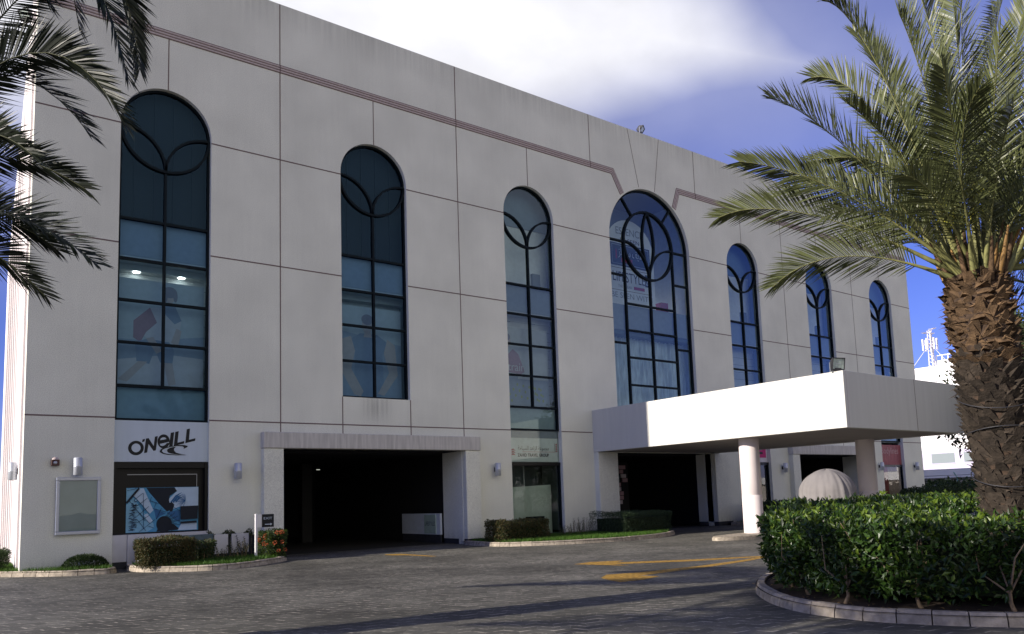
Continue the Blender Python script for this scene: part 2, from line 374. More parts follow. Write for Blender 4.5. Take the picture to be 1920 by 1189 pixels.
CLOTH = mat("grey_cloth", (.20, .188, .182), .95, noise=.08, nscale=3, bump=.15, bscale=80)
SIGNW = mat("sign_white", (.52, .60, .68), .5, noise=.03, nscale=2, stretch=(4, 1, .3))
INK = mat("sign_black", (.008, .010, .012), .5)
def flat(name, c, r=.6): return mat(name, c, r, noise=.06, nscale=5)

# ------------------------------------------------------------------ text
def text_mb(mb, body, size, origin, xd, zd, mt, width=None, align='LEFT', shear=0, depth=0.0, bold=0.0):
    cu = bpy.data.curves.new("lettering", 'FONT'); cu.body = body; cu.size = size; cu.align_x = align; cu.shear = shear; cu.resolution_u = 3
    cu.offset = bold
    ob = bpy.data.objects.new("lettering_tmp", cu); col.objects.link(ob)
    dg = bpy.context.evaluated_depsgraph_get(); dg.update()
    me = bpy.data.meshes.new_from_object(ob.evaluated_get(dg))
    if len(me.vertices):
        xs = [v.co.x for v in me.vertices]; k = 1
        if width: k = width / (max(xs) - min(xs)); x0 = min(xs)
        else: x0 = 0
        O = Vector(origin); X = Vector(xd); Z = Vector(zd)
        mb.mesh([O + X * ((v.co.x - x0) * k if width else v.co.x) + Z * v.co.y for v in me.vertices], [tuple(p.vertices) for p in me.polygons], mt)
    bpy.data.objects.remove(ob); bpy.data.curves.remove(cu); bpy.data.meshes.remove(me)

# ================================================================== THE GROUND
mb = MB(); mb.box(-900, 1400, -900, 900, -0.5, -0.02, mat("ground_dust", (.30, .26, .22), .95, noise=.2, nscale=.05)); tag(mb.build("ground"), kind='structure')
mb = MB(); S = 1
mb.face([(-90, -70, 0), (70, -70, 0), (70, 20, 0), (-90, 20, 0)], PAV)
tag(mb.build("paved_forecourt"), kind='structure')

# ================================================================== THE MALL BUILDING
ZT = 20.57
XJ = [-7.77, 0.0, 7.78, 15.63, 23.44, 31.2, 38.86, 46.52]
WC = [-3.9, 3.83, 11.64, 19.68, 27.28, 35.0, 42.5]
HW = 1.44; SPR = 14.56; WT = 0.36
bld = thing("shopping_building", "long three storey cream rendered building with seven tall arched blue windows", "building", (0, 0, 0))

def arch_pts(c, r, zs, n=28, z0=None):    # from right spring over to left spring
    return [(c + r * cos(pi * i / n), zs + r * sin(pi * i / n)) for i in range(n + 1)]

mb = MB()
for i in range(7):
    x0, x1, c = XJ[i], XJ[i + 1], WC[i]
    holes = []
    if i in (0, 2, 4, 6):
        outer = [(x0, 0), (c - HW, 0)] + arch_pts(c, HW, SPR)[::-1] + [(c + HW, 0), (x1, 0), (x1, ZT), (x0, ZT)]
    elif i in (1, 5):
        outer = [(x0, 0), (c - 3.80, 0), (c - 3.80, 3.8), (c + 3.80, 3.8), (c + 3.80, 0), (x1, 0), (x1, ZT), (x0, ZT)]
        holes = [[(c - HW, 5.79), (c + HW, 5.79)] + arch_pts(c, HW, SPR)]
    else:
        outer = [(x0, 0), (16.3, 0), (16.3, 3.81), (23.40, 3.81), (23.40, 0), (x1, 0), (x1, ZT), (x0, ZT)]
        holes = [[(c - 2.97, 5.75), (c + 2.97, 5.75)] + arch_pts(c, 2.97, 14.57, 40)]
    mb.slab(outer, holes, 0.0, WT, WALL, back=False)
# panel joints (4 mm proud sealant lines)
GY = -0.004
def gv(x, z0, z1, w_=.040): mb.box(x - w_ / 2, x + w_ / 2, GY, 0.01, z0, z1, GROOVE)
def gh(x0, x1, z, w_=.045): mb.box(x0, x1, GY - .001, 0.01, z - w_ / 2, z + w_ / 2, GROOVE)
def gline(a, b, w_=.028):
    d = Vector((b[0] - a[0], b[1] - a[1])); L = d.length; d /= L; nrm = Vector((-d.y, d.x)) * w_ / 2
    q = [(a[0] + nrm.x, a[1] + nrm.y), (a[0] - nrm.x, a[1] - nrm.y), (b[0] - nrm.x, b[1] - nrm.y), (b[0] + nrm.x, b[1] + nrm.y)]
    mb.slab(q, [], GY - .002, 0.01, GROOVE, back=False)
ZBT, ZBB = 18.12, 17.86
for k in (1, 2, 5, 6):
    z0 = 4.38 if k in (1, 2) else (4.38 if k in (5, 6) else 0)
    gv(XJ[k], z0, ZBB - .002); gv(XJ[k], ZBT + .002, ZT)
for k in (3, 4): gv(XJ[k], ZBT + .002, ZT)
for i in (0, 1, 2, 4, 5, 6): gv(WC[i], SPR + HW + .005, ZBB - .002, .036)
for i in (1, 5):
    gv(WC[i] - HW - .01, 4.38, 5.79); gv(WC[i] + HW + .01, 4.38, 5.79)
for z in (14.46, 10.42, 4.73):
    xs = [-7.77]
    for i in range(7):
        h = HW if i != 3 else 2.97
        if z == 4.73 and i in (1, 5): continue
        if z == 4.73 and i == 3: xs += [14.98, 23.9]; continue
        xs += [WC[i] - h, WC[i] + h]
    xs.append(46.52)
    for a, b in zip(xs[0::2], xs[1::2]): gh(a, b, z)
gline((18.35, ZT), (18.99, 17.55)); gline((20.7, ZT), (20.17, 17.55))
wall = mb.build("wall", bld)

# string course with its three ribs, mitred down to the centre arch
def strip(path, z_off, wdt, y, mt, mb):
    pts = [Vector(p) for p in path]
    up, dn = [], []
    for i, p in enumerate(pts):
        if i == 0: d = pts[1] - pts[0]; n_ = Vector((-d.y, d.x)).normalized(); k = 1
        elif i == len(pts) - 1: d = pts[-1] - pts[-2]; n_ = Vector((-d.y, d.x)).normalized(); k = 1
        else:
            d1 = (pts[i] - pts[i - 1]).normalized(); d2 = (pts[i + 1] - pts[i]).normalized()
            n1 = Vector((-d1.y, d1.x)); n2 = Vector((-d2.y, d2.x)); n_ = (n1 + n2).normalized(); k = 1 / max(.3, n_.dot(n1))
        up.append(p + n_ * (z_off + wdt / 2) * k); dn.append(p + n_ * (z_off - wdt / 2) * k)
    mb.slab([tuple(p) for p in up] + [tuple(p) for p in dn[::-1]], [], y, 0.01, mt, back=False)
mb = MB()
zc = (ZBT + ZBB) / 2
pathL = [(-7.77, zc), (17.12, zc), (17.74, 16.94)]; pathR = [(21.62, 16.94), (22.02, zc), (46.52, zc)]
for pth in (pathL, pathR):
    strip(pth, 0, .26, -.012, BANDM, mb)
    for o_ in (-.10, 0.0, .10): strip(pth, o_, .04, -.03, BANDM, mb)
    for o_ in (-.145, -.05, .05, .145): strip(pth, o_, .028, -.016, GROOVE, mb)
for k in (1, 2, 3, 4, 5, 6): mb.box(XJ[k] - .016, XJ[k] + .016, -.034, 0.01, ZBB - .03, ZBT + .03, GROOVE)
mb.build("string_course", bld)

# parapet cap, roof, side and back walls
mb = MB()
far = 42.0; sk = 0.05
xl = -7.77
mb.face([(xl, 0.0, 0), (xl + sk * far, far, 0), (xl + sk * far, far, ZT), (xl, 0.0, ZT)], WHITE)
yv = .35
rib = [.5, 1.15, 1.85, 2.6, 3.5, 4.6, 6, 8, 10.5, 14, 18, 23, 29]
for y in rib:
    x = xl + sk * y
    mb.box(x - .014, x + .01, y - .05, y + .05, 0, 17.8, GROOVE if y > 0.6 else BANDM)
    mb.box(x - .07, x + .01, y + .12, y + .34, 0, 17.8, WHITE)
mb.face([(46.52, 0, 0), (46.52, far, 0), (46.52, far, ZT), (46.52, 0, ZT)], WALL)
mb.face([(xl + sk * far, far, 0), (46.52, far, 0), (46.52, far, ZT), (xl + sk * far, far, ZT)], WALL)
mb.build("side_wall", bld)
mb = MB(); mb.face([(xl + .02, WT, ZT - .6), (46.5, WT, ZT - .6), (46.5, far, ZT - .6), (xl + sk * far, far, ZT - .6)], mat("roof_screed", (.4, .38, .35), .9, noise=.1)); 
mb.box(xl + .01, 46.51, .003, WT, ZT - .02, ZT + .012, WALL)
mb.build("roof", bld)

# ---------- windows
def ring(mb, c, z, r, a0, a1, wd, y0, y1, mt, n=24):
    pts_o = [(c + (r + wd / 2) * cos(a0 + (a1 - a0) * i / n), z + (r + wd / 2) * sin(a0 + (a1 - a0) * i / n)) for i in range(n + 1)]
    pts_i = [(c + (r - wd / 2) * cos(a0 + (a1 - a0) * i / n), z + (r - wd / 2) * sin(a0 + (a1 - a0) * i / n)) for i in range(n + 1)]
    for i in range(n):
        q = [pts_o[i], pts_o[i + 1], pts_i[i + 1], pts_i[i]]
        mb.face([(a, y0, b) for a, b in q], mt)
        mb.face([(pts_o[i][0], y0, pts_o[i][1]), (pts_o[i + 1][0], y0, pts_o[i + 1][1]), (pts_o[i + 1][0], y1, pts_o[i + 1][1]), (pts_o[i][0], y1, pts_o[i][1])], mt)
        mb.face([(pts_i[i][0], y0, pts_i[i][1]), (pts_i[i + 1][0], y0, pts_i[i + 1][1]), (pts_i[i + 1][0], y1, pts_i[i + 1][1]), (pts_i[i][0], y1, pts_i[i][1])], mt)
def bar(mb, a, b, wd, y0, y1, mt=None):
    d = Vector((b[0] - a[0], b[1] - a[1])).normalized(); n_ = Vector((-d.y, d.x)) * wd / 2
    q = [(a[0] + n_.x, a[1] + n_.y), (a[0] - n_.x, a[1] - n_.y), (b[0] - n_.x, b[1] - n_.y), (b[0] + n_.x, b[1] + n_.y)]
    mb.slab(q, [], y0, y1, mt or FRAME, back=False)
FY0, FY1, GLY = .165, .30, .235
T1, T2, T3, T4, T5 = 11.34, 9.98, 8.60, 7.21, 5.79
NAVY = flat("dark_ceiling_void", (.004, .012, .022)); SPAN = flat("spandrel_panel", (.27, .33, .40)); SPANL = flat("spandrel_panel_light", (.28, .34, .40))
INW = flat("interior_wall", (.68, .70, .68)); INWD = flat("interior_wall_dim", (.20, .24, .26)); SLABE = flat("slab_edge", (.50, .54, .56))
FILMT = flat("teal_film", (.30, .38, .40)); CEIL = flat("ceiling_white", (.6, .62, .6))
LAMP = mat("ceiling_lamp_glow", (.9, .9, .85), .5, emit=(1, .95, .85), estr=9.0)
INT2 = flat("upper_interior", (.80, .84, .84))

def regular_window(i, zb):
    c = WC[i]; root = MB()
    out_ = [(c - HW - .002, zb), (c + HW + .002, zb)] + arch_pts(c, HW + .002, SPR)
    # glass is the window's body; the frame and what closes it behind are its sub-parts
    g = MB(); g.sheet(out_, [], lambda a, b: (a, GLY, b), GLASS3 if i >= 2 else GLASS); win = g.build("window", bld)
    f = MB()
    fw = .075
    f.box(c - HW, c - HW + fw, FY0, FY1, zb, SPR, FRAME); f.box(c + HW - fw, c + HW, FY0, FY1, zb, SPR, FRAME)
    ring(f, c, SPR, HW - fw / 2, 0, pi, fw, FY0, FY1, FRAME, 32)
    f.box(c - HW + fw, c + HW - fw, FY0, FY1, zb, zb + .07, FRAME)
    low = 13.12
    zlast = T5 if zb < T5 - .5 else zb + .07
    f.box(c - .04, c + .04, FY0 - .01, FY1, zlast, low - .03, FRAME)
    for z in (T1, T2, T3, T4, T5):
        if z > zb + .2:
            f.box(c - HW + fw, c - .04, FY0, FY1, z - .042, z + .042, FRAME); f.box(c + .04, c + HW - fw, FY0, FY1, z - .042, z + .042, FRAME)
            if z == T5: f.box(c - .04, c + .04, FY0, FY1, z - .042, z - .001, FRAME)
    # lotus tracery: lower half circle and two leaf arcs
    R = HW - .03
    ring(f, c, SPR, R, pi, 2 * pi, .085, FY0 - .03, FY1, FRAME, 32)
    ring(f, c - R, SPR - R, R, 0, pi / 2, .08, FY0 - .02, FY1, FRAME, 20)
    ring(f, c + R, SPR - R, R, pi / 2, pi, .08, FY0 - .02, FY1, FRAME, 20)
    f.build("frame", win)
    b = MB(); x0, x1 = c - HW - .3, c + HW + .3
    lt = i in (2, 4, 5, 6)
    # side returns, ceilings and floor slabs of the rooms behind
    dpt = 1.3 if i < 2 else .95
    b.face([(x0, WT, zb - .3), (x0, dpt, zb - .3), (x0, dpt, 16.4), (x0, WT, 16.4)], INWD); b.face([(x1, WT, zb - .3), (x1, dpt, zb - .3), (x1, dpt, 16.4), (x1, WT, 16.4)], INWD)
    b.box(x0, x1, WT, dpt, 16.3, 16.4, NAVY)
    if lt:
        b.face([(x0, dpt, T1), (x1, dpt, T1), (x1, dpt, 14.3), (x0, dpt, 14.3)], INT2)
        b.face([(x0, dpt - .05, 14.3), (x1, dpt - .05, 14.3), (x1, dpt - .05, 16.3), (x0, dpt - .05, 16.3)], flat('upper_band', (.14, .22, .30)))
        b.box(x0 + .5, x0 + .62, dpt - .4, dpt - .3, 11.3, 14.2, SLABE); b.box(x1 - 1.0, x1 - .55, .8, 1.1, T1, 12.2, INWD)
    else:
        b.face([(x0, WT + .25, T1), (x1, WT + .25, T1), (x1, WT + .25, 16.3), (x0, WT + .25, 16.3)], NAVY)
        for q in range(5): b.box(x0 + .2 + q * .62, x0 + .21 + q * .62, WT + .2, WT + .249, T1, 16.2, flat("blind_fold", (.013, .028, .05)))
    b.box(x0, x1, WT + .002, WT + .06, T2 + .16, T1, SPAN)                                # spandrel in front of the slab
    b.box(x0, x1, WT + .002, .89, T2 + .03, T2 + .15, SLABE)
    b.box(x0, x1, .90, dpt, T2 - .18, T2 + .15, CEIL)
    zbk = T5 if zb < T5 else zb - .2
    b.face([(x0, dpt, zbk), (x1, dpt, zbk), (x1, dpt, T2), (x0, dpt, T2)], INW)
    for q in range(10): b.box(x0, x1, dpt - .012, dpt - .002, zbk + .3 + q * .42, zbk + .315 + q * .42, INWD)
    if zb < T5: b.box(x0, x1, WT + .002, WT + .08, 4.70, T5, FILMT)
    for dx in (-.7, .75):
        b.lathe([(.0, -.004), (.09, -.004), (.11, -.02), (.12, .0)], (c + dx, (1.05 if i < 2 else .93) - .02, T2 - .185), LAMP if i == 0 else SLABE, 16)
    b.build("room_backing", win)
    return win

wins = []
ZB = {0: 4.67, 1: 5.79, 2: 4.76, 4: 4.76, 5: 5.79, 6: 4.76}
for i in (0, 1, 2, 4, 5, 6): wins.append(regular_window(i, ZB[i]))

# ---------- centre window
c = WC[3]; R3 = 2.95; z3 = 14.57
g = MB(); g.sheet([(c - R3, 5.75), (c + R3, 5.75)] + arch_pts(c, R3, z3, 40), [], lambda a, b: (a, GLY, b), GLASS3); win3 = g.build("window", bld)
f = MB(); fw = .09
f.box(c - R3, c - R3 + fw, FY0, FY1, 5.75, z3, FRAME); f.box(c + R3 - fw, c + R3, FY0, FY1, 5.75, z3, FRAME)
ring(f, c, z3, R3 - fw / 2, 0, pi, fw, FY0, FY1, FRAME, 40)
ri = 1.80
for sx_ in (-1, 1):
    xm = c + sx_ * ri
    f.box(xm - .045, xm + .045, FY0 - .004, FY1, 5.75, z3, FRAME)
    for z in (14.53, 12.76, 9.28):
        a, b = sorted((xm + sx_ * .045, c + sx_ * (R3 - fw))); f.box(a, b, FY0, FY1, z - .045, z + .045, FRAME)
    d = Vector((sx_ * .62, .785)).normalized()
    bar(f, (c + d.x * (ri + .04), z3 + d.y * (ri + .04)), (c + d.x * (R3 - fw), z3 + d.y * (R3 - fw)), .09, FY0, FY1)
ring(f, c, z3, ri, 0, 2 * pi, .11, FY0 - .03, FY1, FRAME, 48)
ring(f, c - ri, z3 - ri, ri, 0, pi / 2, .09, FY0 - .02, FY1, FRAME, 20)
ring(f, c + ri, z3 - ri, ri, pi / 2, pi, .09, FY0 - .02, FY1, FRAME, 20)
# pointed centre petal: two arcs of a larger circle
hh = 1.62; cz = z3 + ri - hh; hw_ = .42; Rp = (hh * hh + hw_ * hw_) / (2 * hw_); aa = math.asin(hh / Rp)
ring(f, c - hw_ + Rp - .0, cz, Rp, pi - aa, pi + aa, .09, FY0 - .014, FY1, FRAME, 24)
ring(f, c + hw_ - Rp, cz, Rp, -aa, aa, .09, FY0 - .014, FY1, FRAME, 24)
f.box(c - .045, c + .045, FY0 - .006, FY1, 5.75, z3 - ri - .03, FRAME)
for z in (11.34, 9.97, 8.59, 7.2):
    f.box(c - ri + .045, c - .045, FY0, FY1, z - .045, z + .045, FRAME); f.box(c + .045, c + ri - .045, FY0, FY1, z - .045, z + .045, FRAME)
f.build("frame", win3)
b = MB(); x0, x1 = c - 3.4, c + 3.4; dpt = 3.4
b.face([(x0, WT, 5.4), (x0, dpt, 5.4), (x0, dpt, 17.9), (x0, WT, 17.9)], INWD); b.face([(x1, WT, 5.4), (x1, dpt, 5.4), (x1, dpt, 17.9), (x1, WT, 17.9)], INT2)
b.box(x0, x1, WT, dpt, 17.8, 17.9, NAVY)
b.face([(x0, dpt, 11.0), (x1, dpt, 11.0), (x1, dpt, 17.8), (x0, dpt, 17.8)], flat("deep_blue_wall", (.18, .27, .36)))
b.box(x0, x1, WT + .002, WT + .06, 9.98, 11.34 - .05, SPAN)
b.box(x0, x1, WT + .06, dpt, 11.1, 11.28, SLABE); b.box(x0, x1, WT + .002, dpt, 9.75, 9.95, flat("soffit_band", (.10, .16, .22)))
CURT = mat("pale_curtain", (.62, .72, .76), .8, noise=.30, nscale=2.2, stretch=(4, 1, .5))
vs_, fs_ = [], []
n_ = 120
for q in range(n_ + 1):
    xx = x0 + (x1 - x0) * q / n_; yy = 1.0 + .09 * sin(q * 1.35) + .04 * sin(q * .37)
    vs_ += [(xx, yy, 5.4), (xx, yy, 9.75)]
fs_ = [(2 * q, 2 * q + 2, 2 * q + 3, 2 * q + 1) for q in range(n_)]
b.mesh(vs_, fs_, CURT, True)
for dx, dz in ((-2.2, 12.0), (-1.0, 11.8), (.3, 11.9), (1.0, 11.75), (2.3, 12.1), (-.2, 11.7)):
    b.box(c + dx - .3, c + dx + .25, 1.3, 1.7, 11.28, dz, SLABE if dx < 1 else flat("red_goods", (.35, .06, .07)))
b.box(c + 1.35, c + 1.75, 2.2, 2.24, 11.75, 11.9, LAMP); b.box(c + 2.1, c + 2.55, 2.2, 2.24, 11.85, 11.97, LAMP)
b.build("room_backing", win3)

def thing_part(name, parent):
    o = bpy.data.objects.new(name, None); col.objects.link(o); o.parent = parent; return o
# ---------- portals with lintel, pillars and the dark drive behind
def portal(name, c, hw_out, hw_in, depth, room_col, yb):
    o = thing_part(name, bld)
    p_ = MB(); p_.box(c - hw_out, c + hw_out, -.32, .36, 3.80, 4.37, STREAK, .02); p_.build("lintel", o)
    for s_ in (-1, 1):
        a, b_ = sorted((c + s_ * hw_in, c + s_ * (hw_out - .02))); p_ = MB()
        p_.box(a, b_, -.28, 1.55, .205, 3.796, WALL, .015); p_.box(a + .01, b_ - .01, -.27, 1.54, 0, .21, SKIRT); p_.build("pillar", o)
    r = MB()
    xa, xb = c - hw_in - .35, c + hw_in + .0
    xb = c + hw_in + .33
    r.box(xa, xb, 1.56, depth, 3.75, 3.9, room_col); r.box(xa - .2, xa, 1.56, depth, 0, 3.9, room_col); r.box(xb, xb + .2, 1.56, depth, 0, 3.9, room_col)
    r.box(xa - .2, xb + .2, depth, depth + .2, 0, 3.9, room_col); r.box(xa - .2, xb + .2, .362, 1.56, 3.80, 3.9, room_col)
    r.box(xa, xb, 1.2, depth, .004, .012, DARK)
    return o, r
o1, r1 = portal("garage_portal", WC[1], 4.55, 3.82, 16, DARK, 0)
# ceiling lamps deep in the drive
DIM = mat("garage_lamp_glow", (.8, .8, .7), .5, emit=(.9, .95, .8), estr=.45)
for x, y, z in ((1.4, 9, 3.55), (2.3, 11, 3.5), (1.2, 7, 3.2), (6.4, 12, 3.6)): r1.box(x, x + .18, y, y + .05, z, z + .03, DIM)
for cx_ in (1.2, 4.4): r1.box(cx_, cx_ + .5, 9.0, 9.5, 0, 3.75, flat('garage_column', (.025, .025, .027)))
r1.box(3.3, 4.3, 15.9, 15.95, 1.1, 2.0, flat("green_board", (.03, .07, .045)))
r1.box(5.6, 7.3, 1.3, 1.35, 0, .003, DARK)
r1.build("garage_interior", o1)
o2, r2 = portal("garage_portal", WC[5], 4.55, 3.82, 14, DARK, 0); r2.build("garage_interior", o2)
# entrance under the canopy
ent = thing_part("entrance_portal", bld)
for a, b_ in ((15.02, 16.28), (23.40, 24.62)):
    p_ = MB(); p_.box(a, b_, -.30, 1.0, .205, 3.8, WALL, .015); p_.box(a + .01, b_ - .01, -.29, .99, 0, .21, SKIRT); p_.build("pillar", ent)
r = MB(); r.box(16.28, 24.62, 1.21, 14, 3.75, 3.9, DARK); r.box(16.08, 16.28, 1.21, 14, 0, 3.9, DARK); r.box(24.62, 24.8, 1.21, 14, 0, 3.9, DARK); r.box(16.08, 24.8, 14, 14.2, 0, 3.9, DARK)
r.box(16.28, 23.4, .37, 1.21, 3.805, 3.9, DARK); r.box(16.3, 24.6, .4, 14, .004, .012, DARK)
PINK = flat("pink_display", (.40, .25, .27)); 
r.build("entrance_interior", ent)
# shop window of goods seen in the entrance
dsp = thing("display_rack", "rack of pink and white goods just inside the dark entrance", "display", (19.2, 3.0, 0)); rr = random.Random(3)
e = MB(); e.box(-.05, 1.1, .08, .12, 0, 3.5, DARK); e.build("back_panel", dsp)
for q in range(9):
    x = rr.random() * .6; z = 1.3 + q * .23; e = MB(); e.box(x, x + .25 + rr.random() * .25, 0.0, .08, z, z + .2, PINK if q % 3 else flat("pale_display", (.55, .48, .50))); e.build("goods", dsp)

# ---------- the canopy
mb = MB()
CX0, CX1, CYF, CZ0, CZ1 = 15.0, 23.8, -12.6, 3.81, 5.77
mb.box(CX0, CX1, CYF, CYF + .25, CZ0, CZ1, CANOPYM, .008)
mb.box(CX0, CX0 + .25, CYF + .25, -.003, CZ0, CZ1, CANOPYM, .008); mb.box(CX1 - .25, CX1, CYF + .25, -.003, CZ0, CZ1, CANOPYM, .008)
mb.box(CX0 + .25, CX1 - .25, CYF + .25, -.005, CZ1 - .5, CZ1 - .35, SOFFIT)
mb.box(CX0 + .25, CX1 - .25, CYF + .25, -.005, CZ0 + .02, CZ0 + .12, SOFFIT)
for y in (-11.69, -5.6): mb.box(CX0 - .004, CX0 + .01, y - .012, y + .012, CZ0, CZ1, BANDM)
for x in (19.9, ): mb.box(x - .013, x + .013, CYF - .004, CYF + .01, CZ0, CZ1, GROOVE)
mb.box(CX0 + .17, CX0 + .19, CYF - .004, CYF + .01, CZ0, CZ1, BANDM)
mb.build("canopy", bld)
COLM = mat("column_paint", (.74, .665, .645), .85, noise=.05, nscale=2, bump=.15, bscale=40)
for x, y in ((16.1, -7.8), (22.95, -8.8)):
    q = MB(); q.lathe([(.385, .05), (.385, 1.6), (.380, 1.605), (.380, 1.615), (.385, 1.62), (.385, CZ0 + .03)], (x, y, 0), COLM, 40)
    q.build("column", bld)

# ---------- shop front bay 0: black glazing, low tiled wall; other bays: glazing
sf = MB(); c = WC[0]
sf.box(c - HW, c + HW, .30, .36, 1.06, 3.34, BLACK)
sf.box(c - HW + .02, c + HW - .02, .12, .20, 3.14, 3.335, BLACK)
for x in (c - HW, c + HW - .10): sf.box(x, x + .10, .08, .29, 1.06, 3.33, BLACK)
sf.box(c - 1.0, c + 1.13, .27, .285, 2.93, 2.95, METAL); sf.box(c + 1.12, c + 1.135, .27, .285, 2.5, 2.95, METAL)
sf.build("shopfront", bld)
sf = MB(); TILE = mat("white_tile", (.56, .56, .58), .5, noise=.06, nscale=3)
sf.box(c - HW, c - HW + .42, .04, .35, .22, 1.05, TILE); sf.box(c - HW, c - HW + .42, .06, .35, 0, .22, SKIRT)
sf.box(c - HW + .43, c + HW, -.02, .35, 0, 1.05, TILE)
sf.build("plinth", bld)
def shop_glass(i, zt=3.34, zb=.20, top=None):
    c = WC[i]; g = MB(); tp_z = top or zt
    g.face([(c - HW, .24, zb), (c + HW, .24, zb), (c + HW, .24, tp_z), (c - HW, .24, tp_z)], GLASS2); o = g.build("shop_window", bld)
    f = MB(); f.box(c - HW, c + HW, .16, .32, zt - .14, zt + .001, BLACK); f.box(c - HW, c - HW + .05, .18, .30, zb, zt - .14, FRAME); f.box(c + HW - .08, c + HW, .18, .30, zb, zt - .14, FRAME)
    f.box(c - HW, c + HW, .10, .36, 0, zb, SKIRT); f.build("frame", o)
    return o
g2 = shop_glass(2, top=4.74)
b = MB(); c = WC[2]; PALE = flat("pale_screen", (.55, .64, .60)); DGREY = flat("dim_shop", (.11, .14, .15))
b.face([(c - 1.7, .8, 0), (c + 1.35, .8, 0), (c + 1.35, .8, 2.35), (c - 1.7, .8, 2.25)], PALE)
b.face([(c - 1.7, 1.9, 0), (c + 1.7, 1.9, 0), (c + 1.7, 1.9, 3.4), (c - 1.7, 1.9, 3.4)], DGREY)
b.box(c - 1.7, c + 1.7, .37, 1.9, 3.3, 3.36, DGREY); b.box(c + .25, c + .31, 1.4, 1.44, 2.3, 3.25, SLABE); b.box(c - .25, c + .75, .6, .7, .35, .95, FRAME)
b.box(c + 1.42, c + 1.46, .4, 1.5, .3, 3.3, DGREY)
b.build("room_backing", g2)
g4 = shop_glass(4); b = MB(); c = WC[4]
b.face([(c - 1.7, 1.5, 0), (c + 1.7, 1.5, 0), (c + 1.7, 1.5, 3.4), (c - 1.7, 1.5, 3.4)], DGREY)
b.box(c - 1.7, c + 1.7, 1.2, 1.3, 2.2, 2.6, SLABE); b.box(c - 1.7, c + 1.7, 1.2, 1.3, 2.75, 3.05, PALE); b.build("room_backing", g4)
g6 = shop_glass(6, 3.2); b = MB(); c = WC[6]
FILMR = mat("red_window_film", (.27, .075, .085), .6, noise=.35, nscale=3, stretch=(2, 1, .6)); FILMP = mat("faded_film", (.38, .30, .28), .7, noise=.3, nscale=9)
b.face([(c - 1.5, .30, .3), (c - .35, .30, .3), (c - .35, .30, 3.06), (c - 1.5, .30, 3.06)], FILMR); b.face([(c - .35, .30, .3), (c + 1.3, .30, .3), (c + 1.3, .30, 3.06), (c - .35, .30, 3.06)], FILMP)
b.face([(c - 1.6, .34, .3), (c + 1.6, .34, .3), (c + 1.6, .34, 3.2), (c - 1.6, .34, 3.2)], DGREY); b.build("room_backing", g6)

# planter wall in front of the pier beside the drive
mb = MB()
for a, b_ in ((-2.42, -1.98), (-1.86, -1.3)): mb.box(a, b_, -.54, -.425, .31, .93, TILE)
mb.box(-2.44, -1.0, -.42, -.34, 0, .86, SKIRT); mb.box(-2.44, -1.25, -.53, -.419, 0, .30, SKIRT); mb.box(-3.45, -2.45, -.55, -.40, 0.2, .96, mat("planter_stone", (.09, .13, .15), .6, noise=.5, nscale=5)); mb.box(-4.7, -3.47, -.55, -.40, 0.12, .97, TILE)
tag(mb.build("planter_wall"), "low white tiled planter wall behind the hedge under the black shopfront", "wall")

# ================================================================== SIGNS AND POSTERS
# first sign: rising black lettering over a double wave
mb = MB(); mb.box(-5.33, -2.46, .13, .17, 3.345, 4.665, SIGNW)
sg = thing("shop_sign", "white sign board with slanted black lettering above a wave mark over the black shopfront", "sign")
mb.build("sign_board", sg)
def lp(px, py):
    lft = 78 + (px - 115) * 47 / 1725; bot = 822 + (px - 115) * 8 / 1725
    return (-5.35 + (px - 115) / 1725 * 2.90, 3.345 + (bot - py) / (bot - lft) * 1.32)
L = MB()
LAY = [0]
def poly(px, hole=None):
    LAY[0] += 1; y = .128 - LAY[0] * .0008
    L.sheet([lp(*p) for p in px], [[lp(*p) for p in h] for h in (hole or [])], lambda a, b: (a, y, b), INK)
def ell(cx, cy, rx, ry, n=36, a0=0, a1=2 * pi): return [(cx + rx * cos(a0 + (a1 - a0) * i / n), cy + ry * sin(a0 + (a1 - a0) * i / n)) for i in range(n if a1 - a0 > 6.28 else n + 1)]
poly(ell(508, 580, 138, 130), [ell(510, 578, 80, 78)])
poly([(620, 428), (665, 415), (657, 462), (640, 470), (612, 476)])
poly([(680, 412), (728, 403), (822, 545), (840, 378), (893, 366), (862, 622), (820, 634), (730, 510), (707, 660), (652, 672)])
poly(ell(1000, 462, 112, 126)[:], [[(935, 440), (950, 405), (985, 390), (1025, 390), (1052, 418), (1000, 432)], [(930, 508), (1000, 492), (1100, 470), (1098, 488), (1060, 492), (1030, 525), (990, 545), (945, 540)]])
poly([(1128, 308), (1192, 296), (1165, 552), (1100, 560)])
poly([(1212, 292), (1275, 278), (1255, 486), (1382, 456), (1378, 500), (1186, 546)])
poly([(1425, 245), (1485, 230), (1470, 434), (1592, 405), (1586, 452), (1400, 496)])
wv = [(1430, 700), (1330, 690), (1230, 665), (1195, 630), (1190, 595), (1225, 560), (1170, 565), (1110, 580), (1070, 605), (1062, 635), (1090, 665), (1150, 682), (1280, 698)]
poly(wv[::-1])
poly([(1440, 712), (1250, 712), (1080, 703), (990, 685), (935, 655), (930, 635), (955, 600), (1020, 570), (1130, 548), (1260, 528), (1380, 528), (1450, 545), (1435, 568), (1365, 598), (1378, 572), (1350, 552), (1250, 545), (1130, 562), (1040, 585), (980, 612), (970, 640), (1010, 672), (1110, 690), (1280, 703)])
L.build("lettering", sg)

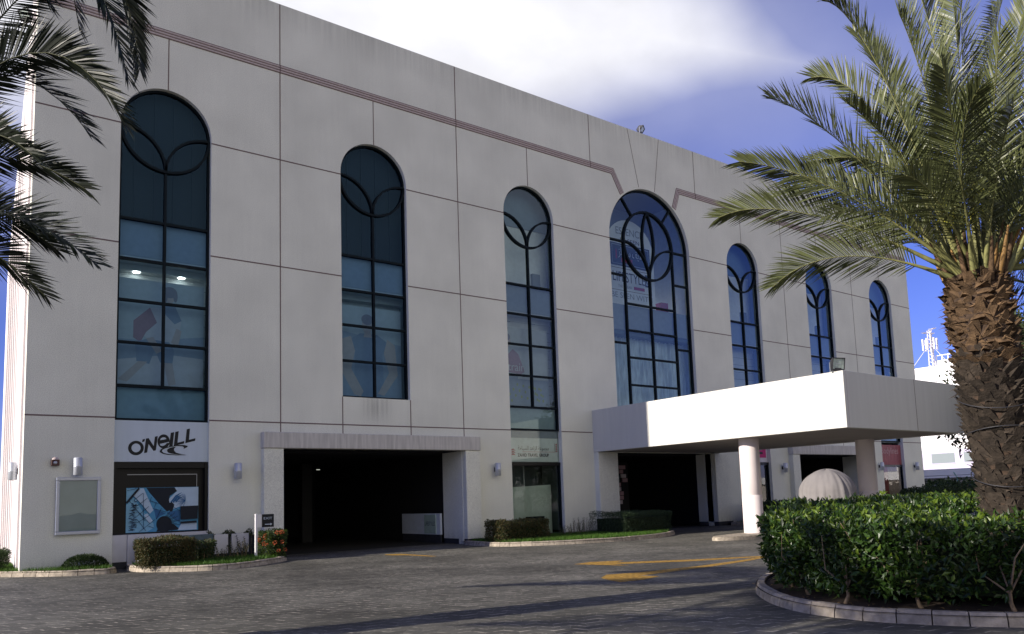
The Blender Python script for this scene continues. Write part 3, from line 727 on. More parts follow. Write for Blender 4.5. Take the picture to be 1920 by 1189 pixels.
# surf poster in the black shopfront
po = thing("poster", "wide blue and white surf poster hung inside the black shopfront", "poster")
PB_ = flat("poster_blue", (.07, .27, .46)); PBD = flat("poster_deep_blue", (.03, .12, .27)); PW = flat("poster_white", (.42, .55, .68)); PK = flat("poster_black", (.006, .011, .02)); PMB = flat("poster_pale_blue", (.20, .42, .58))
mb = MB(); PX0, PX1, PZ0, PZ1 = -4.92, -2.72, 1.10, 2.52
mb.box(PX0, PX1, .262, .272, PZ0, PZ1, PB_); mb.build("sheet", po)
P_ = MB(); ly = [0]
def pp(px, mt):
    ly[0] += 1; y = .261 - ly[0] * .0004
    f_ = lambda p: (PX0 + (p[0] - 190) / 1430 * (PX1 - PX0), PZ0 + (1050 - p[1]) / 925 * (PZ1 - PZ0))
    P_.sheet([f_(p) for p in px], [], lambda a, b: (a, y, b), mt)
def pl(a, b, wd, mt):
    d = Vector((b[0] - a[0], b[1] - a[1])).normalized(); n = Vector((-d.y, d.x)) * wd / 2
    pp([(a[0] + n.x, a[1] + n.y), (b[0] + n.x, b[1] + n.y), (b[0] - n.x, b[1] - n.y), (a[0] - n.x, a[1] - n.y)], mt)
pp([(1120, 130), (1618, 130), (1618, 540), (1240, 540), (1060, 600), (1010, 380), (1180, 210)], PW)
pp([(570, 130), (1130, 130), (1180, 210), (1040, 310), (1020, 400), (1070, 600), (980, 640), (900, 550), (760, 400), (640, 240)], PK)
pp([(330, 290), (430, 140), (520, 140), (600, 330), (715, 600), (640, 680), (500, 480)], PW)
pp([(190, 140), (400, 140), (215, 380), (190, 400)], PMB)
pp([(190, 480), (330, 330), (520, 640), (540, 1045), (190, 1045)], PMB)
pp([(540, 650), (640, 760), (720, 880), (730, 960), (600, 1045), (540, 1045)], PMB)
pp([(530, 700), (600, 660), (705, 820), (640, 870)], PW)
pp([(560, 210), (640, 240), (970, 650), (860, 700), (760, 860), (720, 740), (715, 600)], PB_)
pp([(720, 560), (960, 680), (860, 720), (770, 800)], PBD)
pp([(980, 660), (1250, 600), (1250, 880), (1150, 830)], PBD)
for k in range(3): pp([(1045 + k * 50, 440 - k * 10), (1150 + k * 35, 300 + k * 20), (1290 + k * 10, 230 + k * 50), (1170 + k * 30, 335 + k * 20), (1060 + k * 50, 470 - k * 6)], PBD)
pp([(1010, 470), (1080, 440), (1130, 500), (1090, 640), (1040, 640)], PK)
pp(ell(930, 900, 155, 170, 24), PK); pp([(800, 1000), (780, 1048), (1260, 1030), (1110, 900)], PK); pp([(1200, 1040), (1590, 1040), (1590, 900), (1280, 890)], PW)
for k in range(26):
    a = radians(-80 + k * 6.2); q_ = 180 + 60 * (k % 3); pl((930 + 130 * cos(a), 900 + 140 * sin(a)), (930 + (q_ + 20) * cos(a), 890 + q_ * sin(a)), 8, PK)
for k in range(30):
    a = radians(-60 + k * 5.5); pl((1350, 420), (1350 + (120 + 40 * (k % 4)) * cos(a + 2.6), 420 - (110 + 35 * (k % 3)) * sin(a + 2.6)), 3.5, PBD)
pl((190, 440), (430, 135), 40, PK)
for a, b_ in (((320, 290), (640, 680)), ((200, 180), (380, 145)), ((240, 385), (560, 820)), ((400, 780), (570, 1020)), ((390, 590), (640, 870)), ((360, 360), (500, 240)), ((400, 500), (590, 345)), ((390, 720), (620, 520)), ((400, 850), (640, 700)), ((440, 1040), (740, 800)), ((620, 930), (720, 965)), ((640, 400), (810, 465)), ((700, 560), (960, 650)), ((870, 560), (770, 790)), ((670, 320), (640, 420)), ((760, 450), (730, 545)), ((510, 240), (520, 980)), ((1100, 540), (1250, 640))): pl(a, b_, 8, PK)
rr = random.Random(5)
for k in range(46):       # rising brush lettering along the left edge
    y = 470 + k * 12; x = 320 + rr.uniform(-45, 45); pl((x - rr.uniform(20, 60), y + rr.uniform(-20, 20)), (x + rr.uniform(20, 60), y + rr.uniform(-25, 25)), 9, PK)
pp(ell(365, 385, 32, 34, 18), PK); pp(ell(365, 385, 20, 22, 18), PMB); pl((290, 440), (380, 520), 12, PK); pl((380, 460), (300, 520), 12, PK)
pp([(1245, 535), (1608, 530), (1600, 810), (1250, 820)], PK); pp([(1245, 860), (1580, 850), (1580, 895), (1245, 905)], PK)
for tx, yy, sz in (("THE LEADERS IN", 572, .038), ("BOARDSHORT", 608, .056), ("TECHNOLOGY", 645, .044), ("AND INNOVATION", 682, .040), ("SINCE THE SIXTIES", 712, .032), ("SEARCH SUPERFREAK", 748, .034), ("HYPERFREAK", 790, .050), ("O'NEILL", 890, .046)):
    text_mb(P_, tx, sz, (PX0 + (1275 - 190) / 1430 * 2.2, .235, PZ0 + (1050 - yy) / 925 * 1.42), (1, 0, 0), (0, 0, 1), PW, width=.46)
P_.build("print", po)

# travel group sign behind the third shop window
sg = thing("shop_sign", "pale sign with Arabic script above black capitals in the second full height window", "sign")
mb = MB(); mb.box(10.22, 13.06, .26, .30, 3.36, 4.42, flat("sign_pale", (.62, .68, .70), .5)); mb.box(10.22, 13.06, .262, .30, 4.425, 4.75, flat("sign_fascia", (.25, .30, .36))); mb.build("sign_board", sg)
mb = MB(); RED = flat("sign_red", (.42, .13, .14))
mb.box(11.0, 12.85, .252, .259, 3.80, 3.815, RED)
ar = "\ufe93\ufea3\ufe8e\ufef4\ufeb4\ufee0\ufedf \ufeaa\ufeeb\ufe8d\ufeb0\ufedf\ufe8d \ufe94\ufecb\ufeee\ufee4\ufea0\ufee3"
ar = "\ufe94\ufea3\ufe8e\ufef4\ufeb4\ufee0\ufedf \ufeaa\ufeeb\ufe8d\ufeb0\ufedf\ufe8d \ufe94\ufecb\ufeee\ufee4\ufea0\ufee3"
text_mb(mb, ar, .26, (10.75, .255, 3.89), (1, 0, 0), (0, 0, 1), INK, width=1.75)
text_mb(mb, "ZAHID TRAVEL GROUP", .19, (10.72, .255, 3.60), (1, 0, 0), (0, 0, 1), INK, width=1.78, bold=.006)
mb.box(12.86, 12.875, .252, .259, 3.80, 4.20, INK)
for k in range(5): mb.slab([(12.90, 4.16 - k * .08), (13.0, 4.20 - k * .08), (13.0, 4.15 - k * .08), (12.93, 4.12 - k * .08)], [], .252, .259, RED)
for k in range(3): mb.slab([(10.28, 3.9 - k * .1), (10.5, 3.95 - k * .1), (10.62, 3.85 - k * .1), (10.5, 3.87 - k * .1), (10.28, 3.84 - k * .1)], [], .252, .259, RED)
mb.build("lettering", sg)
# magenta sign
sg = thing("shop_sign", "magenta sign with a white border and white lettering partly behind the pale round column", "sign")
mb = MB(); mb.box(25.86, 28.70, .20, .26, 3.36, 4.75, flat("sign_border_white", (.62, .60, .66))); mb.box(25.96, 28.55, .19, .199, 3.62, 4.68, flat("sign_magenta", (.50, .03, .17))); mb.build("sign_board", sg)
mb = MB(); text_mb(mb, "VOICE", .42, (26.7, .186, 4.05), (1, 0, 0), (0, 0, 1), PW, width=1.5); mb.build("lettering", sg); mb = MB(); mb.box(27.2, 28.25, .182, .189, 3.82, 3.95, INK); mb.build("caption_strip", sg)
sg = thing("shop_sign", "faded dark red sign panel with pale script in the last bay", "sign")
mb = MB(); mb.box(41.06, 43.92, .20, .26, 3.205, 4.55, FILMR); mb.build("sign_board", sg)
mb = MB()
text_mb(mb, "Bodylines", .62, (41.35, .194, 3.95), (1, 0, 0), (0, 0, 1), mat("sign_pale_pink", (.5, .34, .35)), width=2.2); mb.build("lettering", sg)

# posters standing behind the upper glass
def fig_poster(name, label, x0, x1, z0, z1, y, polys, bgm, texts=()):
    t_ = thing(name, label, "poster"); m_ = MB(); m_.box(x0, x1, y, y + .02, z0, z1, bgm); m_.build("sheet", t_)
    p = MB(); k = 0
    for pts, mt in polys:
        k += 1; p.sheet([(x0 + a * (x1 - x0), z0 + b_ * (z1 - z0)) for a, b_ in pts], [], lambda a, b_, k=k: (a, y - .001 * k, b_), mt)
    for tx, sz, a, b_, wd, mt in texts: text_mb(p, tx, sz, (x0 + a * (x1 - x0), y - .03, z0 + b_ * (z1 - z0)), (1, 0, 0), (0, 0, 1), mt, width=wd)
    p.build("print", t_)
SK = flat("print_skin", (.55, .44, .40)); SKD = flat("print_hair", (.26, .24, .28)); JR = flat("print_red", (.38, .22, .26)); JW = flat("print_white", (.62, .57, .57)); SH = flat("print_navy", (.26, .31, .40)); BGm = flat("print_grey", (.50, .53, .54)); HILL = flat("print_slate", (.34, .38, .45))
def blob(cx, cz, rx, rz, n=18, rot=0): return [(cx + rx * cos(2 * pi * i / n) * cos(rot) - rz * sin(2 * pi * i / n) * sin(rot), cz + rx * cos(2 * pi * i / n) * sin(rot) + rz * sin(2 * pi * i / n) * cos(rot)) for i in range(n)]
fig_poster("poster", "large poster of a crouching figure in red and white jersey behind the tallest left window", -5.30, -2.5, T5 + .12, 9.45, .62, [
    ([(0, .42), (.35, .42), (1, .50), (1, .28), (.6, .30), (0, .22)], HILL), ([(0, 0), (1, 0), (1, .28), (.6, .30), (0, .22)], JW),
    ([(.22, .62), (.40, .74), (.62, .76), (.74, .66), (.70, .42), (.62, .36), (.40, .40), (.30, .48)], JW), ([(.20, .60), (.38, .74), (.46, .60), (.34, .50), (.28, .40), (.20, .44)], JR), ([(.50, .78), (.66, .78), (.74, .64), (.66, .60), (.56, .68)], SH),
    ([(.22, .40), (.36, .44), (.60, .42), (.66, .34), (.64, .22), (.50, .22), (.44, .34), (.38, .20), (.24, .22)], SH),
    ([(.26, .22), (.36, .22), (.14, .02), (.04, .04)], SK), ([(.54, .22), (.64, .22), (.68, .02), (.60, .0)], SK),
    ([(.34, .44), (.42, .46), (.52, .33), (.46, .30)], SK), ([(.68, .56), (.74, .54), (.70, .38), (.62, .42)], SK),
    (blob(.605, .865, .055, .065), SK), (blob(.60, .905, .085, .055), SKD), (blob(.545, .86, .03, .06), SKD), (blob(.665, .87, .025, .055), SKD)], BGm)
fig_poster("poster", "faint poster of a broad figure in a dark vest behind the window over the drive", 2.42, 5.24, 5.92, 9.5, .62, [
    ([(0, .72), (1, .60), (1, 1), (0, 1)], BGm), ([(.16, .60), (.36, .70), (.62, .70), (.82, .60), (.86, .40), (.70, .50), (.72, .10), (.66, 0), (.30, 0), (.26, .10), (.28, .50), (.12, .40)], SH),
    ([(.08, .62), (.22, .66), (.28, .50), (.22, .30), (.40, .06), (.36, .0), (.26, .02), (.08, .26)], SK), ([(.78, .66), (.90, .60), (.94, .26), (.72, .02), (.62, .04), (.80, .28), (.72, .50)], SK),
    (blob(.47, .80, .08, .10), SK), (blob(.47, .86, .09, .06), SKD), ([(.43, .72), (.52, .72), (.54, .66), (.41, .66)], SK)], HILL)
fig_poster("poster", "poster with a red shirted figure and pale lettering behind the third window", 10.28, 12.95, T4 - 1.3, 9.45, .62, [
    ([(0, 0), (1, 0), (1, .34), (0, .34)], SH), ([(0, .34), (1, .34), (1, 1), (0, 1)], BGm),
    ([(.10, .62), (.24, .72), (.36, .66), (.48, .44), (.40, .40), (.10, .42)], JR), (blob(.14, .82, .06, .08), SK), (blob(.13, .87, .065, .045), SKD), ([(.12, .40), (.34, .40), (.30, .16), (.16, .16)], SH)] +
    [(blob(.1 + .8 * ((k * 37) % 19) / 19, .06 + .22 * ((k * 23) % 17) / 17, .022, .02, 8), flat("print_lime", (.30, .36, .12))) for k in range(26)], BGm, (("train", .55, .12, .44, .95, JW),))
# big arched notice in the centre window
pc = 19.15; pts = [(pc - 1.75, 11.45), (pc + 1.75, 11.45), (pc + 1.75, 14.35)] + [(pc + 1.75 * cos(pi * i / 20), 14.35 + 1.75 * sin(pi * i / 20)) for i in range(1, 21)]
t_ = thing("poster", "tall round topped white notice with shop lettering behind the wide centre window", "poster")
m_ = MB(); NOTE = mat("notice_white", (.82, .86, .90), .6, emit=(.6, .7, .8), estr=0.0); m_.slab(pts, [], 1.0, 1.03, NOTE); m_.build("sheet", t_)
p = MB(); DK = flat("notice_dark", (.05, .07, .09)); GR = flat("notice_grey", (.30, .35, .40)); RD = flat("notice_red", (.42, .03, .05)); TX = flat("notice_text", (.6, .66, .72))
p.box(pc - 1.45, pc + 1.45, .975, .99, 13.55, 14.75, DK); p.box(pc - 1.35, pc + 1.35, .97, .974, 13.63, 14.67, GR); p.box(pc - 1.31, pc + 1.31, .965, .969, 13.67, 14.63, DK)
text_mb(p, "\ufeb0\ufee0\ufef3\ufe8e\ufe98\ufeb3 \ufed2\ufef3\ufefb", .62, (pc - .9, .96, 14.1), (1, 0, 0), (0, 0, 1), TX, width=1.7)
p.box(pc + 1.0, pc + 1.1, .958, .964, 13.9, 14.5, RD); p.box(pc - 1.1, pc - 1.0, .958, .964, 13.9, 14.4, RD); p.box(pc - .7, pc + .1, .958, .964, 13.76, 13.98, RD)
text_mb(p, "LIFESTYLE", .75, (pc - 1.35, .98, 12.72), (1, 0, 0), (0, 0, 1), DK, width=2.35); p.box(pc + 1.02, pc + 1.36, .985, .99, 12.66, 13.32, DK); text_mb(p, "Z", .6, (pc + 1.06, .975, 12.76), (1, 0, 0), (0, 0, 1), TX, width=.26)
text_mb(p, "THE URBAN", .22, (pc - 1.0, .98, 12.40), (1, 0, 0), (0, 0, 1), GR, width=1.0); p.box(pc + .15, pc + .95, .985, .99, 12.40, 12.56, RD)
text_mb(p, "ESSENCE", .55, (pc - 1.0, .98, 15.25), (1, 0, 0), (0, 0, 1), GR, width=2.0); text_mb(p, "BE SEEN", .30, (pc - .7, .98, 14.86), (1, 0, 0), (0, 0, 1), DK, width=1.4); text_mb(p, "BE SEEN WITH", .42, (pc - 1.5, .98, 11.85), (1, 0, 0), (0, 0, 1), GR, width=3.0)
for a, b_, q, w2 in ((pc - 1.5, pc + 1.5, 13.42, 0), (pc - 1.5, pc + 1.5, 12.25, 0)): p.box(a, b_, .985, .99, q, q + .02, DK)
for x in (pc - 1.5, pc + 1.48): p.box(x, x + .02, .985, .99, 12.25, 13.44, DK)
p.build("print", t_)
# barrier panel inside the drive with its poster
mb = MB(); mb.box(7.50, 7.60, 1.60, 4.9, .36, 1.25, flat("barrier_white", (.62, .68, .76))); mb.box(7.52, 7.58, 1.6, 4.9, .0, .36, SKIRT)
tag(mb.build("barrier_panel"), "low pale panel along the inside wall of the large dark drive", "panel")
tp = thing("poster", "small pale green notice on the panel inside the large dark drive", "poster")
mb = MB(); mb.box(7.46, 7.495, 1.9, 2.85, .40, 1.2, flat("notice_pale_green", (.40, .52, .46))); mb.build("sheet", tp)
mb = MB(); text_mb(mb, "LIFESTYLEZ", .24, (7.455, 2.78, .74), (0, -1, 0), (0, 0, 1), DK, width=.84); mb.build("print", tp)

# ================================================================== WALL FITTINGS
WGRP = "cylinder wall lamps along the ground floor"
def wall_lamp(x, y, z, label, rz=0):
    t_ = thing("wall_lamp", label, "wall lamp", (x, y, z), WGRP, rz)
    q = MB(); q.lathe([(.0, -.27), (.10, -.27), (.125, -.25), (.125, -.01), (.13, 0), (.125, .01), (.125, .25), (.10, .27), (0, .27)], (0, -.22, 0), STEEL, 24); q.build("housing", t_)
    q = MB(); q.box(-.05, .05, -.12, 0, -.09, .09, DMETAL, .008); q.build("bracket", t_)
    return t_
wall_lamp(-6.36, 0, 3.18, "silver cylinder wall lamp above the grey notice case")
wall_lamp(-1.56, 0, 3.02, "silver cylinder wall lamp between the black shopfront and the wide drive")
wall_lamp(9.30, 0, 3.02, "silver cylinder wall lamp on the pier right of the wide drive")
wall_lamp(29.75, 0, 3.02, "silver cylinder wall lamp right of the magenta sign")
wall_lamp(40.5, 0, 3.08, "silver cylinder wall lamp just left of the dark red sign panel")
wall_lamp(45.2, 0, 3.08, "silver cylinder wall lamp on the last pier by the far corner")
wall_lamp(xl + sk * 1.0 , 1.0, 3.1, "white lit cylinder wall lamp on the sunny side wall of the building", -pi / 2 - sk)

t_ = thing("notice_case", "empty grey framed notice case on the corner pier", "notice case", (-6.31, 0, 2.0))
q = MB(); q.box(-.60, .60, -.14, -.02, -.86, -.76, STEEL, .012); q.box(-.60, .60, -.14, -.02, .76, .86, STEEL, .012); q.box(-.60, -.505, -.138, -.02, -.758, .758, STEEL, .012); q.box(.505, .60, -.138, -.02, -.758, .758, STEEL, .012); q.build("frame", t_)
q = MB(); q.box(-.5, .5, -.07, -.02, -.76, .76, mat("case_back", (.36, .43, .50), .5, noise=.08, nscale=1.5)); q.build("back_board", t_)
q = MB(); q.face([(-.505, -.115, -.76), (.505, -.115, -.76), (.505, -.115, .76), (-.505, -.115, .76)], GLASS2); q.build("pane", t_)
t_ = thing("alarm_siren", "small dark square siren box above the notice case", "siren", (-6.95, 0, 3.30))
q = MB(); q.box(-.11, .11, -.14, 0, -.09, .09, mat("siren_red_brown", (.10, .05, .045), .6), .01); q.build("box", t_)
q = MB(); q.lathe([(.10, 0), (.09, .04), (.05, .075), (0, .085)], (0, -.08, .09), mat("siren_cap", (.5, .42, .4), .5), 16); q.build("cap", t_)
q = MB(); q.lathe([(0, -.145), (.05, -.145), (.05, -.141)], (0, 0, 0), STEEL, 14); 
q.v = [(x, z, y) for x, y, z in q.v]; q.build("horn", t_)

def floodlight(x, y, z, label, rz, tilt, s=1.0):
    t_ = thing("floodlight", label, "floodlight", (x, y, z), "floodlights on the roof edges and canopy", rz)
    M_ = Matrix.Rotation(tilt, 4, 'X')
    def tr(q): q.v = [tuple(M_ @ (Vector(v) * s) + Vector((0, 0, .30 * s))) for v in q.v]; return q
    q = MB(); q.v = []; a = [(-.26, -.10, -.20), (.26, -.10, -.20), (.26, -.10, .20), (-.26, -.10, .20)]; b_ = [(-.17, .13, -.13), (.17, .13, -.13), (.17, .13, .13), (-.17, .13, .13)]
    q.mesh(a + b_, [(4, 5, 6, 7), (0, 1, 5, 4), (1, 2, 6, 5), (2, 3, 7, 6), (3, 0, 4, 7)], DMETAL)
    for x0_, x1_, z0_, z1_ in ((-.28, .28, -.22, -.19), (-.28, .28, .19, .22), (-.28, -.25, -.19, .19), (.25, .28, -.19, .19)): q.box(x0_, x1_, -.13, -.09, z0_, z1_, DMETAL)
    for k in range(6): q.box(-.12, .12, .12, .17, -.11 + k * .04, -.10 + k * .04, DMETAL)
    tr(q).build("housing", t_)
    q = MB(); q.face([(-.25, -.105, -.19), (.25, -.105, -.19), (.25, -.105, .19), (-.25, -.105, .19)], REFL); q.box(-.12, .12, -.112, -.107, -.01, .01, STEEL); tr(q).build("glass", t_)
    q = MB(); q.box(-.30 * s, -.285 * s, -.02, .02, .02, .34 * s, METAL); q.box(.285 * s, .30 * s, -.02, .02, .02, .34 * s, METAL); q.box(-.30 * s, .30 * s, -.03, .03, 0, .02, METAL); q.box(-.14 * s, .14 * s, -.08, .08, .0, .13 * s, DMETAL); q.build("bracket", t_)
    return t_
floodlight(19.5, .15, ZT + .012, "dark floodlight standing on the roof edge above the centre window", radians(35), radians(35), .95)
floodlight(15.15, -12.30, CZ1, "square floodlight with pale glass on the near corner of the white canopy", radians(-18), radians(10), .95)
floodlight(-8.0, .9, 17.5, "small floodlight high on the sunny side wall behind the palm fronds", radians(-60), radians(25), .8)

# sign post beside the drive
t_ = thing("sign_post", "short white post carrying a small black arrow sign beside the orange flowering bush", "sign", (-1.38, -1.5, .1))
PWH = mat("post_white", (.80, .80, .80), .5)
q = MB(); q.box(-.035, .035, -.035, .035, 0, 1.46, PWH, .006); q.box(.42, .46, .52, .56, 0, 1.4, PWH); q.build("post", t_)
q = MB(); 
q.box(.036, .20, .0, .02, 1.02, 1.44, PWH); q.box(.19, .58, -.03, .02, 1.02, 1.44, INK, .004); q.build("panel", t_)
q = MB(); text_mb(q, "EXIT", .11, (.24, -.033, 1.27), (1, 0, 0), (0, 0, 1), SIGNW, width=.28); q.box(.28, .46, -.036, -.032, 1.10, 1.125, SIGNW); q.slab([(.46, 1.07), (.52, 1.1125), (.46, 1.155)], [], -.036, -.032, SIGNW); q.build("lettering", t_)

# ================================================================== KERBED ISLANDS
def smooth_poly(pts, n=6, closed=True):
    out = []; L_ = len(pts)
    for i in range(L_ if closed else L_ - 1):
        if closed: p0, p1, p2, p3 = pts[(i - 1) % L_], pts[i], pts[(i + 1) % L_], pts[(i + 2) % L_]
        else: p0, p1, p2, p3 = pts[max(i - 1, 0)], pts[i], pts[i + 1], pts[min(i + 2, L_ - 1)]
        for k in range(n):
            t_ = k / n; a = [.5 * (2 * p1[j] + (p2[j] - p0[j]) * t_ + (2 * p0[j] - 5 * p1[j] + 4 * p2[j] - p3[j]) * t_ ** 2 + (3 * p1[j] - p0[j] - 3 * p2[j] + p3[j]) * t_ ** 3) for j in (0, 1)]
            out.append(tuple(a))
    if not closed: out.append(tuple(pts[-1]))
    return out
def resample(pts, step, closed):
    P = [Vector(p) for p in pts] + ([Vector(pts[0])] if closed else [])
    out = [P[0]]; acc = 0
    for a, b_ in zip(P, P[1:]):
        L_ = (b_ - a).length; 
        if L_ == 0: continue
        d = step - acc
        while d <= L_: out.append(a.lerp(b_, d / L_)); d += step
        acc = L_ - (d - step)
    return out
def kerb(pts, name, h=.16, wd=.17, closed=False, inward=1, stone=.42):
    P = resample(smooth_poly(pts, 8, closed), stone / 3, closed)
    q = MB(); i = 0
    rr = random.Random(len(pts))
    while i + 3 < len(P):
        seg = P[i:i + 4]; jit = rr.uniform(-.006, .006)
        prof = [(0, 0), (.012, h * .55), (.05, h), (wd, h), (wd, 0)]
        vs = []
        for k, p in enumerate(seg):
            d = (P[min(i + k + 1, len(P) - 1)] - P[max(i + k - 1, 0)]).normalized(); n = Vector((-d.y, d.x)) * inward
            off = d * (.008 if k == 0 else (-.008 if k == 3 else 0))
            for a, z in prof: vs.append((p.x + off.x + n.x * a, p.y + off.y + n.y * a, z + (jit if z > 0 else 0)))
        fs = []
        for k in range(3):
            for j in range(4): fs.append((k * 5 + j, k * 5 + j + 1, k * 5 + 6 + j, k * 5 + 5 + j))
        fs += [(0, 1, 2, 3, 4), (15, 16, 17, 18, 19)]
        q.mesh(vs, fs, KERB); i += 3
    o = q.build(name, recalc=True); tag(o, kind='structure'); return o
def inset_fill(pts, name, mt, z=.10, closed=True):
    q = MB(); q.sheet(pts, [], lambda a, b_: (a, b_, z), mt); return tag(q.build(name), kind='structure')

KA = [(-12, 6.5), (-9.7, 3.0), (-8.3, .6), (-6.95, -1.0), (-6.3, -1.35), (-5.66, -1.5), (-5.42, -1.25), (-5.40, -.6)]
KB = [(-5.0, -.35), (-5.05, -1.2), (-4.85, -1.95), (-4.49, -2.43), (-3.9, -3.0), (-3.27, -3.35), (-2.5, -3.3), (-1.48, -2.7), (-.6, -1.9), (-.3, -1.3), (-.25, -.35)]
KC = [(7.42, -.32), (7.25, -1.6), (7.33, -2.65), (7.7, -3.3), (8.6, -4.0), (10.16, -4.6), (12.1, -4.95), (14.15, -4.7), (15.9, -3.85), (16.6, -3.2), (16.9, -2.4), (16.8, -1.2), (16.5, -.6)]
KF = [(24.0, -.6), (24.1, -2.4), (26, -3.6), (28.6, -3.6), (30.2, -2.4), (30.3, -.5)]
KG = [(39.6, -.5), (39.8, -2.6), (42, -4), (46, -4), (49, -2), (52, 2)]
for K in (KA, KB, KC, KF, KG): kerb(K, "kerb")
inset_fill([(p[0], p[1]) for p in smooth_poly(KA, 4, False)] + [(-5.40, 0.0), (-7.77, 0.0), (-7.2, 12), (-12, 12)], "planting_bed", SOIL, .125)
inset_fill(smooth_poly(KB, 4, False) + [(-.25, 0), (-5.0, 0)], "planting_bed", SOIL, .125)
inset_fill(smooth_poly(KC, 4, False) + [(16.5, 0), (7.42, 0)], "planting_bed", SOIL, .125)
inset_fill(smooth_poly(KF, 4, False) + [(30.3, 0), (24, 0)], "planting_bed", SOIL, .125)
inset_fill(smooth_poly(KG, 4, False) + [(52, 6), (46.6, 6), (46.6, 0), (39.6, 0)], "planting_bed", SOIL, .125)

ISL = [(3.6, -17.25), (2.06, -18.02), (1.04, -18.96), (.53, -19.66), (.30, -20.16), (.22, -20.6), (.2, -21.09), (.32, -21.52), (.51, -22.01), (.94, -22.7), (1.6, -23.4), (2.6, -24.1), (4, -24.6), (8, -25.0), (12, -24.6), (14, -23.2), (14.4, -21), (13, -18.8), (10, -17.4), (6, -16.9)]
kerb(ISL, "kerb", h=.17, wd=.16, closed=True, inward=1)
inset_fill(smooth_poly(ISL, 4), "planting_bed", SOIL, .13)
# column islands
def oval(cx, cy, rx, ry, n=14): return [(cx + rx * cos(2 * pi * i / n), cy + ry * sin(2 * pi * i / n)) for i in range(n)]
for cx, cy in ((16.3, -8.2), (23.1, -9.0)):
    q = MB(); P = smooth_poly(oval(cx, cy, 3.1 if cx < 20 else 1.4, .85), 4); q.prism(P, 0, .10, KERB)
    q.prism([(cx + (p[0] - cx) * .985, cy + (p[1] - cy) * .95) for p in P], .10, .14, KERB); tag(q.build("kerb_island"), kind='structure')

# ================================================================== PAINTED ARROWS (flat paint on the paving)
def paint(polys, label):
    q = MB()
    for k, pts in enumerate(polys): q.sheet(pts, [], lambda a, b_: (a, b_, .004 + k * .001), YELLOW)
    return tag(q.build("painted_arrow"), label, "road marking", "yellow arrows painted on the paving")
# straight on arrow
def V2(a): return Vector(a)
paint([[(3.85, -11.05), (4.55, -10.9), (5.4, -11.35), (4.85, -11.6), (6.6, -12.75), (8.4, -13.6), (8.25, -13.85), (6.2, -13.1), (4.4, -11.95), (4.35, -12.6)],
       ], "yellow arrow pointing towards the left side of the paved court, the farther head")
paint([[(1.9, -14.15), (2.45, -13.75), (3.3, -14.0), (5.2, -14.1), (7.0, -13.95), (8.3, -13.72), (8.25, -13.95), (6.9, -14.25), (5.2, -14.45), (3.35, -14.5), (2.75, -14.5), (2.9, -14.95), (2.2, -15.15), (1.55, -15.1), (1.7, -14.6)]], "yellow curved arrow whose head is the nearest to the camera in the paved court")
paint([[(2.9, -2.3), (3.3, -2.6), (3.35, -3.4), (3.42, -4.8), (3.22, -4.8), (3.05, -3.4), (2.75, -3.0), (2.7, -2.5)]], "yellow arrow tip at the mouth of the wide dark drive")

